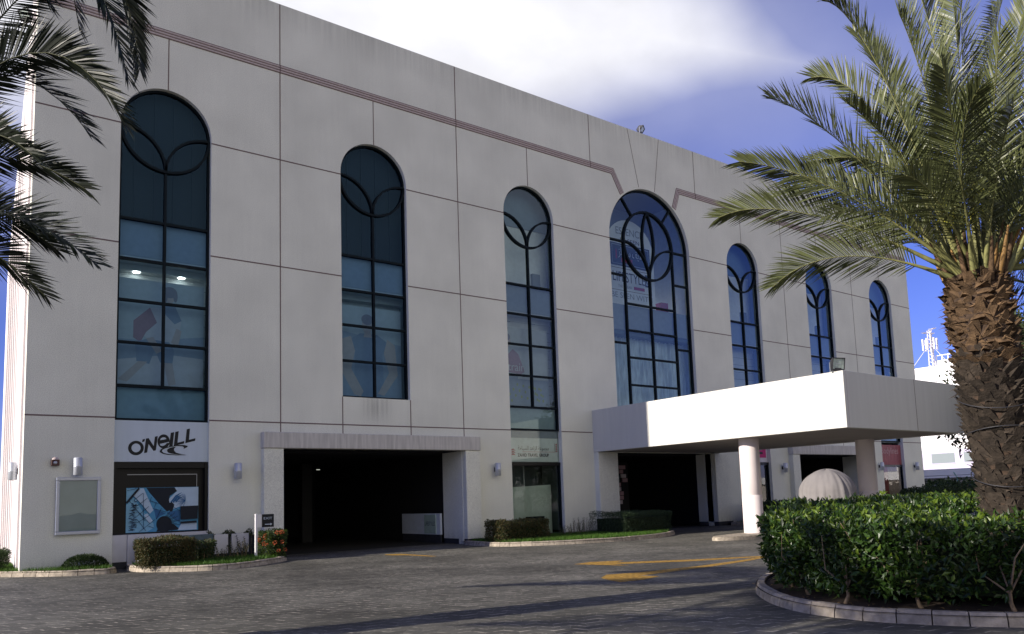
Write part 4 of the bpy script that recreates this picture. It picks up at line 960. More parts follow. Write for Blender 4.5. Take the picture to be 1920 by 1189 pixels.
# ================================================================== VEGETATION HELPERS
def leaf(mb, p, d, up, L_, W_, mt, fold=.25):
    d = d.normalized(); sdir = d.cross(up)
    if sdir.length < 1e-3: sdir = d.cross(Vector((1, 0, 0)))
    sdir.normalize(); n = sdir.cross(d)
    a = p + d * L_ * .45; tip = p + d * L_ - n * L_ * .12
    l = a + sdir * W_ * .5 + n * W_ * fold; r_ = a - sdir * W_ * .5 + n * W_ * fold
    mb.mesh([p, l, tip, a, r_], [(0, 3, 1), (3, 2, 1), (0, 4, 3), (3, 4, 2)], mt)
def rvec(r): 
    while True:
        v = Vector((r.uniform(-1, 1), r.uniform(-1, 1), r.uniform(-1, 1)))
        if .05 < v.length < 1: return v.normalized()
def box_hedge(name, label, cat, x0, x1, y0, y1, z0, z1, nleaf, mats, L_=.07, W_=.03, seed=1, group=None, rough=.06, flowers=None, outline=None, corner=.25):
    r = random.Random(seed); mb = MB(); t_ = thing(name, label, cat, ((x0 + x1) / 2, (y0 + y1) / 2, 0), group)
    ox, oy = (x0 + x1) / 2, (y0 + y1) / 2; ax, ay, h = (x1 - x0) / 2, (y1 - y0) / 2, z1 - z0
    for k in range(int(nleaf * 1.7)):
        f_ = r.random(); A_top = 4 * ax * ay; A_s = 4 * (ax + ay) * h; 
        if f_ < A_top / (A_top + A_s) * 1.0:
            p = Vector((r.uniform(-ax, ax), r.uniform(-ay, ay), z1)); n = Vector((0, 0, 1))
        else:
            u = r.uniform(0, 4 * (ax + ay)); z = z0 + h * (r.random() ** .85)
            if u < 2 * ax: p = Vector((u - ax, -ay, z)); n = Vector((0, -1, 0))
            elif u < 4 * ax: p = Vector((u - 3 * ax, ay, z)); n = Vector((0, 1, 0))
            elif u < 4 * ax + 2 * ay: p = Vector((-ax, u - 4 * ax - ay, z)); n = Vector((-1, 0, 0))
            else: p = Vector((ax, u - 4 * ax - 3 * ay, z)); n = Vector((1, 0, 0))
        # round the corners
        ex = max(0, abs(p.x) - (ax - corner)); ey = max(0, abs(p.y) - (ay - corner)); e_ = math.hypot(ex, ey)
        if ex > 1e-5 and ey > 1e-5 and e_ > corner:
            p.x = math.copysign(ax - corner + ex * corner / e_, p.x); p.y = math.copysign(ay - corner + ey * corner / e_, p.y)
        tz = max(0, p.z - (z1 - .12)); 
        wob = rough * (sin(p.x * 3.1 + seed) + sin(p.y * 4.3 + p.x * 2) + sin(p.z * 7 + p.x * 5)) * .6
        p = p + n * (wob - r.random() ** 1.6 * .22); 
        d = (n * .15 + rvec(r) + Vector((0, 0, .2))).normalized()
        leaf(mb, p, d, rvec(r), L_ * r.uniform(.6, 1.25), W_ * r.uniform(.7, 1.2), mats[0] if r.random() < .72 else mats[-1])
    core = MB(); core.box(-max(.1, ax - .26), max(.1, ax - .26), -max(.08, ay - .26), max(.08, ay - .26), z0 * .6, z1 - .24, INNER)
    mb.build("foliage", t_)
    for k in range(5):
        x = r.uniform(-ax * .7, ax * .7); y = r.uniform(-ay * .5, ay * .5); st = MB(); st.tube([(x, y, 0.05), (x + r.uniform(-.1, .1), y + r.uniform(-.1, .1), z1 * .5), (x + r.uniform(-.2, .2), y + r.uniform(-.15, .15), z1 * .85)], [.014, .01, .004], TWIG, 5); st.build("stem", t_)
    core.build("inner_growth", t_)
    if flowers:
        for k in range(flowers):
            fl = MB()
            a = r.uniform(pi * .75, pi * 1.75); z = r.uniform(z0 + .2, z1 + .03); c0 = Vector((cos(a) * ax * 1.02, sin(a) * ay * 1.02, z))
            for j in range(26): v = rvec(r); leaf(fl, c0 + v * .035, v, rvec(r), .045, .03, FLOWER)
            fl.build("flower", t_)
    return t_
def sprig(name, label, x, y, z0, h, n, mt, seed, spread=.18, group=None, L_=.09):
    r = random.Random(seed); t_ = thing(name, label, "shrub", (x, y, 0), group); st = MB(); fo = MB()
    for k in range(n):
        bx, by = r.uniform(-spread, spread), r.uniform(-spread, spread); hh_ = h * r.uniform(.6, 1); p0 = Vector((bx, by, z0)); p2 = Vector((bx * 1.8 + r.uniform(-.05, .05), by * 1.8, z0 + hh_)); p1 = (p0 + p2) / 2 + Vector((r.uniform(-.03, .03), r.uniform(-.03, .03), 0))
        st.tube([p0, p1, p2], [.008, .006, .003], TWIG, 4)
        for j in range(16):
            t2 = .25 + .75 * j / 15; p = p0.lerp(p2, t2); a = j * 2.4; leaf(fo, p, Vector((cos(a), sin(a), .7)), Vector((0, 0, 1)), L_ * r.uniform(.7, 1.1), L_ * .4, mt)
    st.build("stems", t_); fo.build("foliage", t_); return t_
HG = "clipped hedges in the planting beds along the front"
box_hedge("hedge", "low reddish green clipped hedge below the black shopfront", "hedge", -5.0, -3.42, -2.35, -1.25, .12, .93, 6500, [LEAFR, LEAFD], seed=2, group=HG)
box_hedge("hedge", "small dark hedge stub between the reddish hedge and the planter wall", "hedge", -3.38, -2.60, -1.55, -.85, .12, .78, 1800, [LEAFD, LEAFR], seed=3, group=HG)
box_hedge("flowering_bush", "green bush with orange flowers beside the white sign post", "bush", -1.22, -.38, -1.9, -1.0, .12, .98, 3400, [LEAFD, LEAFY, LEAFY], seed=4, flowers=15, corner=.38, rough=.09)
box_hedge("hedge", "reddish green clipped hedge just right of the wide drive", "hedge", 7.55, 10.1, -2.6, -1.5, .12, .90, 7500, [LEAFR, LEAFD], seed=5, group=HG)
box_hedge("hedge", "dark green squared hedge in front of the entrance left pier", "hedge", 13.4, 16.5, -3.4, -1.2, .12, 1.02, 9000, [mat("privet_leaf", (.035, .06, .028), .5, isl=.4, trans=.1), LEAFD], seed=6, L_=.055, W_=.02, group=HG, corner=.2)
box_hedge("hedge", "dark hedge in shade behind the pale round column", "hedge", 24.7, 29.4, -2.4, -.8, .12, 1.12, 4200, [LEAFD], seed=8, L_=.1, W_=.05, group=HG)
box_hedge("hedge", "dark green hedge at the far right corner of the building", "hedge", 41.0, 48.6, -2.6, -.9, .12, 1.5, 5200, [LEAFD], seed=9, L_=.14, W_=.07, group=HG, rough=.15)
box_hedge("hedge", "round dark bush at the foot of the sunny side wall", "hedge", -9.3, -7.95, .9, 2.1, .12, .72, 2600, [LEAFD], seed=10, group=HG, corner=.5)
SG = "low shrubs growing against the front wall"
k = 0
for x, y, h, n, lab in ((10.7, -1.5, .5, 5, "sparse young shrub under the left part of the tall shop window"), (11.6, -1.4, .45, 4, "thin leafy shrub under the middle of the tall shop window"), (12.35, -1.4, .62, 5, "leafy shrub at the right edge of the tall shop window"), (13.0, -1.3, .75, 6, "taller loose shrub left of the squared dark hedge"),
                     (-2.3, -1.1, .5, 5, "small shrub before the left white planter panel"), (-1.75, -1.0, .62, 6, "shrub between the two white planter panels"), (-1.35, -.9, .8, 5, "tall thin shrub behind the sign post"), (45.4, -2.9, 1.7, 9, "loose dark shrub standing before the last pier")):
    k += 1; sprig("shrub", lab, x, y, .1, h, n * 2, LEAFD, 20 + k, .22 if x < 40 else .5, SG, .09 if x < 40 else .2)
def mound(name, label, x, y, rx, ry, h, n, mt, seed):
    r = random.Random(seed); t_ = thing(name, label, "shrub", (x, y, 0), SG); fo = MB(); st = MB()
    for k in range(n):
        a = r.uniform(0, 2 * pi); q = math.sqrt(r.random()); px_, py_ = cos(a) * q * rx, sin(a) * q * ry
        z = .1 + h * math.sqrt(max(0, 1 - q * q)) * r.uniform(.75, 1.05); d = Vector((cos(a) * .6, sin(a) * .6, 1)) + rvec(r) * .5
        leaf(fo, Vector((px_, py_, z)), d, rvec(r), .08, .022, mt)
    for k in range(14): a = k * .7; st.tube([(0, 0, .05), (cos(a) * rx * .7, sin(a) * ry * .7, h * .7)], [.01, .003], TWIG, 4)
    st.build("stems", t_); fo.build("foliage", t_)
mound("shrub", "low dark rosemary like mound at the foot of the corner pier", -6.15, -.55, .62, .4, .42, 2600, LEAFD, 31)

# trailing greenery along the planter top
mb = MB(); r = random.Random(12)
for k in range(1500):
    x = r.uniform(-2.6, -1.15); y = r.uniform(-.42, -.3); leaf(mb, Vector((x, y - .06, .84 + r.random() ** 1.5 * .22 * (.5 + .5 * sin(x * 9)))), rvec(r) + Vector((0, -.4, .5)), rvec(r), .07, .03, LEAFD if k % 4 else LEAFR)
tag(mb.build("trailing_plant"), "thin row of trailing leaves along the top of the planter wall", "plant")

# grass in the beds
def grass(polys, n, seed):
    r = random.Random(seed); q = MB()
    for (pts, dens) in polys:
        xs = [p[0] for p in pts]; ys = [p[1] for p in pts]; A_ = (max(xs) - min(xs)) * (max(ys) - min(ys)); cnt = int(A_ * dens)
        def inside(x, y):
            c_ = False; j = len(pts) - 1
            for i in range(len(pts)):
                if (pts[i][1] > y) != (pts[j][1] > y) and x < (pts[j][0] - pts[i][0]) * (y - pts[i][1]) / (pts[j][1] - pts[i][1]) + pts[i][0]: c_ = not c_
                j = i
            return c_
        for k in range(cnt):
            x = r.uniform(min(xs), max(xs)); y = r.uniform(min(ys), max(ys))
            if not inside(x, y): continue
            a = r.uniform(0, 2 * pi); h = r.uniform(.07, .17); wd = .010; lx, ly_ = cos(a) * h * .5, sin(a) * h * .5
            q.face([(x - wd * sin(a), y + wd * cos(a), .12), (x + wd * sin(a), y - wd * cos(a), .12), (x + lx, y + ly_, .12 + h)], GRASS)
    return tag(q.build("grass"), "short green grass covering the planting beds by the wall", "grass", kind='stuff')
ins = lambda K, c_, s_: [(c_[0] + (p[0] - c_[0]) * s_, c_[1] + (p[1] - c_[1]) * s_) for p in smooth_poly(K, 3, False)]
grass([(ins(KA, (-7.5, .5), .95) + [(-5.45, 0), (-7.77, 0), (-7.6, 4)], 900), (ins(KB, (-2.6, -1.0), .93), 1100), (ins(KC, (12, -1.5), .95) + [(16.4, -.4), (7.5, -.4)], 800), (ins(KF, (27, -1), .93), 150)], 0, 3)

# near hedge on the big island
def island_hedge():
    r = random.Random(42); t_ = thing("hedge", "tall glossy green hedge filling the kerbed island round the big palm", "hedge", (6, -21, 0), HG)
    core = [(p[0] * .96 + 6 * .04, p[1] * .96 - 21 * .04) for p in smooth_poly(ISL, 6)]
    off = []
    n = len(core)
    def inset(d):
        out = []
        for i in range(n):
            a = Vector(core[i - 1]); b_ = Vector(core[(i + 1) % n]); tt = (b_ - a).normalized(); nn_ = Vector((-tt.y, tt.x)); out.append(Vector(core[i]) + nn_ * d)
        return out
    edge = inset(.05)
    P = resample([tuple(p) for p in edge], .05, True)
    fo = MB(); 
    def top_h(x, y): return 1.22 + .27 * min(1, max(0, (x - 1.0) / 3)) + .05 * sin(x * 2.1) * sin(y * 1.7) + .035 * sin(x * 6 + y * 3)
    def L1(p, d, mt, sc=1.0): p = p - Vector((6, -21, 0)); leaf(fo, p, d, rvec(r), r.uniform(.07, .155) * sc, r.uniform(.038, .066) * sc, mt, .2)
    near = lambda x, y: (x < 3.5)
    # sides
    M_ = len(P)
    for k in range(40000):
        i = r.randrange(M_); p = P[i]
        if p.x > 5.5 and r.random() < .75: continue
        tt = (P[(i + 1) % M_] - P[i - 1]).normalized(); outn = Vector((tt.y, -tt.x, 0))
        h = top_h(p.x, p.y); zf = r.random(); z = .24 + (h - .24) * zf
        low = max(0, 1 - (z - .3) / .35)
        if low > 0 and r.random() < low * .42: continue
        if sin(p.x * 2.3 + z * 4.1) * sin(p.y * 3.1 - z * 2.7) > .45 and r.random() < .55: continue
        wob = .10 * sin(i * .05 * 2.2 + z * 3) + .06 * sin(i * .05 * 5.1 - z * 6)
        bulge = -.10 * (1 - abs(zf - .55) * 2) ; q = Vector((p.x, p.y, z)) + outn * (wob - bulge * .8 - .08 - r.random() ** 1.5 * .38)
        d = outn * .25 + rvec(r) * .9 + Vector((0, 0, .05 if r.random() < .6 else .6))
        L1(q, d, LEAF if r.random() < .93 else LEAFY)
    # top
    def inside(x, y):
        c_ = False; j = n - 1
        for i in range(n):
            a, b_ = edge[i], edge[j]
            if (a.y > y) != (b_.y > y) and x < (b_.x - a.x) * (y - a.y) / (b_.y - a.y) + a.x: c_ = not c_
            j = i
        return c_
    cnt = 0
    while cnt < 17000:
        x = r.uniform(.2, 14.2); y = r.uniform(-25, -17)
        if x > 6 and r.random() < .45: continue
        if not inside(x, y): continue
        if (x - 3.0) ** 2 + (y + 21.8) ** 2 < .35: continue
        cnt += 1
        q = Vector((x, y, top_h(x, y) - r.random() ** 1.6 * .22)); d = rvec(r) * .9 + Vector((0, 0, .75))
        L1(q, d, LEAFY if r.random() < .20 else LEAF, 1.0)
    # sprays standing above the clipped surface
    for k in range(330):
        x = r.uniform(.2, 13.5); y = r.uniform(-25, -17)
        if not inside(x, y): continue
        b0 = Vector((x, y, top_h(x, y) - .05)); hh_ = r.uniform(.06, .2); 
        for j in range(9): a = j * 2.4; L1(b0 + Vector((0, 0, hh_ * j / 9)), Vector((cos(a), sin(a), .8)), LEAFY if j > 3 else LEAF, .95)
    fo.build("foliage", t_)
    for k in range(30):
        st = MB()
        i = int(k * M_ / 30) ; p = P[i % M_]; tt = (P[(i + 1) % M_] - P[i - 1]).normalized(); inn = Vector((-tt.y, tt.x))
        b0 = Vector((p.x + inn.x * r.uniform(.2, .4), p.y + inn.y * r.uniform(.2, .4), .10)) - Vector((6, -21, 0)); 
        m1 = b0 + Vector((r.uniform(-.06, .06), r.uniform(-.06, .06), .26))
        st.tube([b0, m1 - Vector((0, 0, .12)), m1], [.032, .026, .024], TWIG, 7)
        for j in range(5):
            e1 = m1 + Vector((r.uniform(-.3, .3), r.uniform(-.3, .3), r.uniform(.25, .5))); e2 = e1 + Vector((r.uniform(-.25, .25), r.uniform(-.25, .25), r.uniform(.2, .5)))
            st.tube([m1, e1, e2], [.016, .010, .004], TWIG, 5)
        st.build("stem", t_)
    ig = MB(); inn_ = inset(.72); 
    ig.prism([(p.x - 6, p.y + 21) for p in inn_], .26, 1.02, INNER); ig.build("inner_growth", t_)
    # fallen leaves on the soil
    fl = MB(); DRY = mat("dry_leaf", (.20, .13, .05), .8, isl=.5)
    for k in range(240):
        i = r.randrange(M_); p = P[i]; q = Vector((p.x + r.uniform(-.1, .3), p.y + r.uniform(-.1, .3), .14)); leaf(fl, q, Vector((r.uniform(-1, 1), r.uniform(-1, 1), .12)), Vector((0, 0, 1)), .07, .035, DRY)
    tag(fl.build("leaf_litter"), "dry fallen leaves on the soil under the near hedge", "litter", kind='stuff')
island_hedge()

# ================================================================== PALMS
def frond_mesh(base, mid, tip, r, leafmat, step=.042, n=62, Lm=.66, wd=.026, droop=.10, rach=None, w0=.035):
    base, mid, tip = Vector(base), Vector(mid), Vector(tip); ctrl = mid * 2 - (base + tip) * .5
    B = lambda t_: base * (1 - t_) ** 2 + ctrl * 2 * t_ * (1 - t_) + tip * t_ * t_
    D = lambda t_: ((ctrl - base) * (1 - t_) + (tip - ctrl) * t_).normalized()
    q = MB(); P = [B(i / 14) for i in range(15)]
    q.tube(P, [w0 * (.12 + .88 * max(0, 1 - i / 5) ** 1.3) * (1 - i / 15) + .004 for i in range(15)], rach or RACHIS, 5)
    roll = r.uniform(.45, 1.15) * r.choice((-1, 1))
    length = sum((P[i + 1] - P[i]).length for i in range(14)); n = int(length / (step if leafmat is FROND else step * .82))
    for k in range(n):
        t_ = .17 + .83 * (k + r.random() * .5) / n; p = B(t_); d = D(t_)
        s_ = d.cross(Vector((0, 0, 1)))
        if s_.length < .15: s_ = d.cross(Vector((1, 0, 0)))
        s_.normalize(); u = s_.cross(d)
        s2 = s_ * cos(roll) + u * sin(roll); u2 = u * cos(roll) - s_ * sin(roll)
        env = (min(1, (t_ - .12) / .18) ** .7) * (1 - .62 * max(0, (t_ - .45) / .55) ** 1.6)
        for sg_ in (-1, 1):
            L_ = Lm * env * r.uniform(.82, 1.12); spread_ = 1.0 - .55 * t_
            ang = r.uniform(-.22, .30); lift = .36 + ang
            dv = (d * (.55 + .55 * t_) + s2 * sg_ * spread_ * 1.0 + u2 * lift).normalized()
            dr = Vector((0, 0, -1)) * L_ * droop * r.uniform(.4, 1.3)
            a = p; m1 = p + dv * L_ * .5 + dr * .18; e_ = p + dv * L_ + dr
            nrm = dv.cross(d * .3 + u2 + rvec(r) * .45).normalized() * wd * r.uniform(.75, 1.15)
            L_ *= 1.0; q.mesh([a - nrm * .25, a + nrm * .25, m1 + nrm * .5, m1 - nrm * .5, e_], [(0, 1, 2, 3), (3, 2, 4)], leafmat)
    return q
def palm_trunk(t_, H_, r0, prof, lean, seed, fib_from=.72):
    r = random.Random(seed); core = MB(); n = 26
    cx = lambda z: Vector((lean[0] * (z / H_) + .10 * sin(z * 1.1), lean[1] * (z / H_), z))
    rad = lambda z: r0 * prof(z / H_)
    core.tube([cx(H_ * i / 30) for i in range(31)], [rad(H_ * i / 30) * .86 for i in range(31)], BARKD, 22); 
    rows = int(H_ / .095); per = 13
    for i in range(rows):
        z = .05 + i * .095; f_ = z / H_; R_ = rad(z); c0 = cx(z); mtb = BARKU if f_ > fib_from + r.uniform(-.06, .06) else BARK
        if f_ > fib_from: per_ = 17
        else: per_ = 13
        for k in range(per_):
            a = 2 * pi * (k + .5 * (i % 2)) / per_ + r.uniform(-.12, .12); o = Vector((cos(a), sin(a), 0)); sd_ = Vector((-sin(a), cos(a), 0))
            wv_ = 2 * pi * R_ / per_ * r.uniform(.42, .62); hgt = r.uniform(.12, .20); out_ = r.uniform(.05, .13) * (1.1 if f_ > .5 else .8)
            b0 = c0 + o * R_ * .84; top = c0 + o * (R_ * .9 + out_) + Vector((0, 0, hgt)) + sd_ * r.uniform(-.04, .04)
            w2 = wv_ * r.uniform(.35, .85)
            if f_ > fib_from: top = c0 + o * (R_ * .9 + r.uniform(.03, .14)) + Vector((0, 0, r.uniform(-.02, .24))) + sd_ * r.uniform(-.12, .12); w2 = wv_ * r.uniform(.1, .5)
            th = .035
            vs = [b0 - sd_ * wv_, b0 + sd_ * wv_, top + sd_ * w2, top - sd_ * w2, top + sd_ * w2 * .8 - o * th + Vector((0, 0, .0)), top - sd_ * w2 * .8 - o * th, b0 + sd_ * wv_ * .7 + Vector((0, 0, .10)) - o * .02, b0 - sd_ * wv_ * .7 + Vector((0, 0, .10)) - o * .02]
            core.mesh(vs, [(0, 1, 2, 3), (3, 2, 4, 5), (5, 4, 6, 7), (1, 6, 4, 2), (0, 3, 5, 7)], mtb)
        # loose fibre ends
        for k in range(16 if f_ > fib_from else 9):
            a = r.uniform(0, 2 * pi); o = Vector((cos(a), sin(a), 0)); sd_ = Vector((-sin(a), cos(a), 0)); p0 = c0 + o * R_ * .98; d = (o * r.uniform(.4, 1) + sd_ * r.uniform(-1.2, 1.2) + Vector((0, 0, r.uniform(-.8, .8)))).normalized()
            L_ = r.uniform(.08, .20); core.mesh([p0 - Vector((0, 0, .012)), p0 + Vector((0, 0, .012)), p0 + d * L_], [(0, 1, 2)], mtb)
    # trailing wires of an old light string wound round it
    for zz, tilt_ in ((1.9, .18), (2.5, -.12), (3.1, .22)):
        if t_.name.startswith("date_palm") and seed == 1: core.tube([cx(zz) + Vector((cos(2 * pi * i / 24) * rad(zz) * 1.12, sin(2 * pi * i / 24) * rad(zz) * 1.12, tilt_ * sin(2 * pi * i / 24 + 1))) for i in range(25)], .009, DMETAL, 4)
    return core.build("trunk", t_), cx
PG = "date palms of the court"
prof = lambda f_: .82 + .10 * min(1, f_ * 2.0) + .09 * math.exp(-((f_ - .55) / .2) ** 2) + .08 * math.exp(-((f_ - .86) / .12) ** 2) - .10 * max(0, (f_ - .93) / .07)
BP = Vector((3.0, -21.8, 5.05))
tp_ = thing("date_palm", "large date palm with rough brown trunk rising from the hedged island", "palm tree", (3.12, -21.92, 0), PG)
LOC = Vector((3.12, -21.92, 0))
palm_trunk(tp_, 5.0, .452, prof, (-.12, .12), 1)
RF = [((1.42, -21.35, 8.1), (0.45, -21.07, 9.01)), ((2.17, -20.92, 7.69), (1.7, -20.07, 8.67)), ((1.06, -20.98, 6.85), (-0.22, -20.5, 7.56)), ((1.17, -20.74, 6.31), (-0.21, -19.9, 6.8)), ((1.15, -20.2, 6.13), (0.22, -19.14, 6.24)), ((1.51, -20.56, 5.41), (0.71, -19.72, 5.01)), ((1.26, -21.69, 6.41), (-0.22, -21.67, 6.95)), ((1.81, -21.86, 7.39), (0.88, -21.95, 8.49)), ((2.73, -21.68, 7.91), (2.58, -21.5, 9.77)), ((3.17, -21.8, 7.81), (3.47, -21.85, 10.28)), ((1.43, -22.31, 6.3), (-0.0, -22.83, 6.94)), ((1.58, -22.3, 6.34), (0.57, -22.99, 6.79)), ((2.29, -22.45, 6.78), (1.51, -22.96, 7.89)), ((3.23, -22.28, 7.35), (3.48, -22.75, 9.39)), ((3.78, -22.36, 7.2), (4.55, -22.84, 8.83)), ((3.27, -22.68, 6.35), (3.58, -23.55, 7.32)), ((4.28, -22.54, 6.19), (5.79, -23.38, 6.94)), ((3.85, -22.77, 5.61), (4.78, -23.7, 5.57)), ((3.97, -22.56, 5.34), (4.66, -22.98, 4.58)), ((2.59, -22.74, 5.86), (2.03, -23.44, 5.79)), ((2.77, -21.06, 7.83), (2.7, -20.33, 9.69)), ((3.18, -21.26, 8.42), (3.41, -20.62, 10.8)), ((3.5, -21.64, 8.53), (4.11, -21.42, 11.0)), ((4.08, -21.81, 8.44), (5.46, -21.93, 11.04)), ((4.34, -22.08, 8.11), (5.95, -22.45, 10.31)), ((2.89, -20.82, 6.75), (2.76, -19.72, 7.61)), ((2.44, -20.59, 6.56), (1.99, -19.35, 7.27)), ((3.36, -20.99, 7.27), (3.72, -20.1, 8.92)), ((4.76, -22.18, 7.43), (6.76, -22.66, 9.26)), ((2.1, -22.55, 6.21), (1.15, -23.15, 6.64)), ((2.73, -22.5, 6.13), (2.41, -23.07, 6.56)), ((1.55, -21.96, 5.82), (0.27, -22.14, 5.87)), ((2.83, -20.87, 5.99), (2.76, -19.91, 6.27)), ((3.14, -21.96, 6.84), (3.32, -22.09, 8.17)), ((2.74, -21.77, 7.17), (2.59, -21.72, 8.56)), ((2.83, -21.02, 5.72), (2.87, -20.27, 5.53)), ((1.46, -21.38, 5.75), (0.11, -20.98, 5.62))]
LF = [((-9.25, -16.9, 8.13), (-8.3, -17.42, 6.8)), ((-8.97, -16.81, 8.3), (-8.09, -17.0, 7.2)), ((-9.42, -16.81, 7.0), (-8.36, -17.66, 6.13)), ((-9.69, -16.1, 6.99), (-8.54, -16.57, 6.39)), ((-9.77, -16.22, 5.96), (-8.65, -16.99, 5.55)), ((-9.55, -16.42, 5.3), (-8.54, -17.2, 4.6)), ((-9.78, -15.9, 5.06), (-8.95, -16.24, 4.41)), ((-9.85, -16.28, 8.26), (-9.02, -16.65, 7.82)), ((-9.97, -16.39, 6.07), (-9.21, -17.23, 5.74)), ((-9.49, -16.31, 8.81), (-8.66, -16.29, 7.86)), ((-9.73, -15.74, 5.45), (-8.79, -15.95, 5.08))]
r = random.Random(9)
RACHD = mat('palm_rachis_shaded', (.05, .055, .02), .6)  # copy of the rachis for the backlit palms, their shade put into the colour
def add_fronds(t_, LOC, BP, FL, mt, extra, seed, Lm=.68, arm=3.6, rb=.30):
    r = random.Random(seed)
    for mid, tip in FL:
        hd = Vector((mid[0] - BP.x, mid[1] - BP.y, 0)); hd = hd.normalized() * rb if hd.length > .05 else Vector((rb, 0, 0))
        b0 = BP + hd + Vector((0, 0, r.uniform(-.15, .1)))
        frond_mesh(b0 - LOC, Vector(mid) - LOC, Vector(tip) - LOC, r, mt, Lm=Lm, rach=RACHIS if mt is FROND else RACHD, w0=.05).build("frond", t_)
    for k in range(extra):
        a = k * 2.399 + seed; el = [1.25, .95, .62, .35, .05, -.15][k % 6]; L_ = arm * r.uniform(.85, 1.08)
        h = Vector((cos(a), sin(a), 0)); b0 = BP + h * rb; mid = b0 + (h * cos(el) + Vector((0, 0, sin(el)))) * L_ * .52; tip = b0 + h * cos(el * .75) * L_ * .98 + Vector((0, 0, L_ * (sin(el) * .85 - .18)))
        yield b0, mid, tip
for b0, mid, tip in add_fronds(tp_, LOC, BP, RF, FROND, 42, 3, Lm=.74):
    tocam = Vector((tip.x - BP.x, tip.y - BP.y)).normalized().dot(Vector((-.93, -.36)))
    if tocam > .35 and tip.z < 7.6: continue
    if tip.z < 6.6 and Vector((tip.x - BP.x, tip.y - BP.y)).normalized().dot(Vector((-.80, .60))) > -.75: continue
    frond_mesh(b0 - LOC, mid - LOC, tip - LOC, r, FROND, rach=RACHIS, w0=.05).build("frond", tp_)
# cut petiole stubs and fruit stalks at the crown base
q = MB(); r = random.Random(77)
for k in range(46):
    a = r.uniform(0, 2 * pi); o = Vector((cos(a), sin(a), 0)); b0 = BP - LOC + o * r.uniform(.22, .42) + Vector((0, 0, r.uniform(-.25, .05))); L_ = r.uniform(.3, .75); e_ = b0 + (o * r.uniform(.25, .6) + Vector((0, 0, 1))) * L_
    q.tube([b0, (b0 + e_) / 2 + o * .02, e_], [.05, .035, .014], RACHO if k % 3 == 0 else (RACHIS if k % 3 == 1 else BARKU), 5)
q.build("leaf_stubs", tp_)
q = MB(); FR = mat("fruit_stalk", (.28, .27, .035), .6, isl=.4)
for cc, hh_ in ((Vector((2.45, -21.9, 5.95)), .5), (Vector((3.6, -22.2, 6.6)), .9), (Vector((3.5, -22.3, 6.0)), .7)):
    for k in range(260):
        v = rvec(r); p0 = cc - LOC + Vector((v.x * .25, v.y * .25, v.z * hh_ * .6)); leaf(q, p0, rvec(r), rvec(r), .16, .018, FR)
q.build("fruit_stalks", tp_)

# left palm: its crown hangs into the picture from the left
tq = thing("date_palm", "date palm at the left edge whose dark fronds hang before the building corner", "palm tree", (-11.0, -15.2, 0), PG)
LOC2 = Vector((-11.0, -15.2, 0)); BP2 = Vector((-11.0, -15.2, 5.2)); palm_trunk(tq, 5.2, .42, prof, (0, 0), 2)
r = random.Random(19)
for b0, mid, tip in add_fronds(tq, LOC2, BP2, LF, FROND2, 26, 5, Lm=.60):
    dirc = Vector((tip.x - BP2.x, tip.y - BP2.y)).normalized()
    if dirc.dot(Vector((.80, -.60))) > .45 and tip.z < 8.5: continue
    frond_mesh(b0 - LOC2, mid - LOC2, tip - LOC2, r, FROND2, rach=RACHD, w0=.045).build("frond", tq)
# a third palm and the hedge it stands in, farther left, cast the shade on the near island
tr_ = thing("date_palm", "date palm standing left of the camera whose shade falls on the near hedge", "palm tree", (-17.0, -18.6, 0), PG)
LOC3 = Vector((-17.0, -18.6, 0)); BP3 = Vector((-17.0, -18.6, 5.4)); palm_trunk(tr_, 5.4, .42, prof, (0, 0), 4); r = random.Random(29)
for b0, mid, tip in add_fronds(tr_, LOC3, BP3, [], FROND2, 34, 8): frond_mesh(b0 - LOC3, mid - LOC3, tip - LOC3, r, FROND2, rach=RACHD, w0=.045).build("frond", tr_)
box_hedge("hedge", "rounded hedge under the left palm beside the court", "hedge", -13.0, -9.7, -18.6, -14.7, .12, 1.65, 4200, [LEAFD, LEAF], seed=14, L_=.16, W_=.08, group=HG, corner=1.5)

# ================================================================== COVERED DOME
t_ = thing("covered_dome", "round grey cloth covered dome standing behind the near hedge", "cover", (14.5, -12.0, 0))
q = MB(); n = 120; prof_ = []
for i in range(28):
    f_ = i / 27
    if f_ < .5: prof_.append((.95 - .06 * f_ * 2, f_ * 2 * 1.62))
    else: a = (f_ - .5) * 2 * pi / 2; prof_.append((.89 * cos(a), 1.62 + .80 * sin(a)))
vs = []; 
for j, (R_, z) in enumerate(prof_):
    for k in range(n):
        a = 2 * pi * k / n; fold = 0
        if z < 2.25: fold = .035 * (abs(sin(a * 9 + 1.3 * sin(a * 2))) ** 6) * min(1, (2.3 - z) * 2) * (1 if z > .6 else .6) + .012 * sin(a * 23 + z * 2)
        ridge = .025 if abs(z - (1.45 + .05 * sin(a * 4))) < .04 else 0
        R2 = max(0, R_ + fold * (1 if R_ > .2 else 0) + ridge); vs.append((R2 * cos(a), R2 * sin(a), z + .02 * sin(a * 5)))
fs = [(j * n + k, j * n + (k + 1) % n, (j + 1) * n + (k + 1) % n, (j + 1) * n + k) for j in range(len(prof_) - 1) for k in range(n)]
q.mesh(vs, fs, CLOTH, True); q.build("cloth", t_)
q = MB(); q.lathe([(0, .0), (1.05, 0), (1.05, .12), (0, .12)], (0, 0, 0), KERB, 32, False); q.build("base", t_)

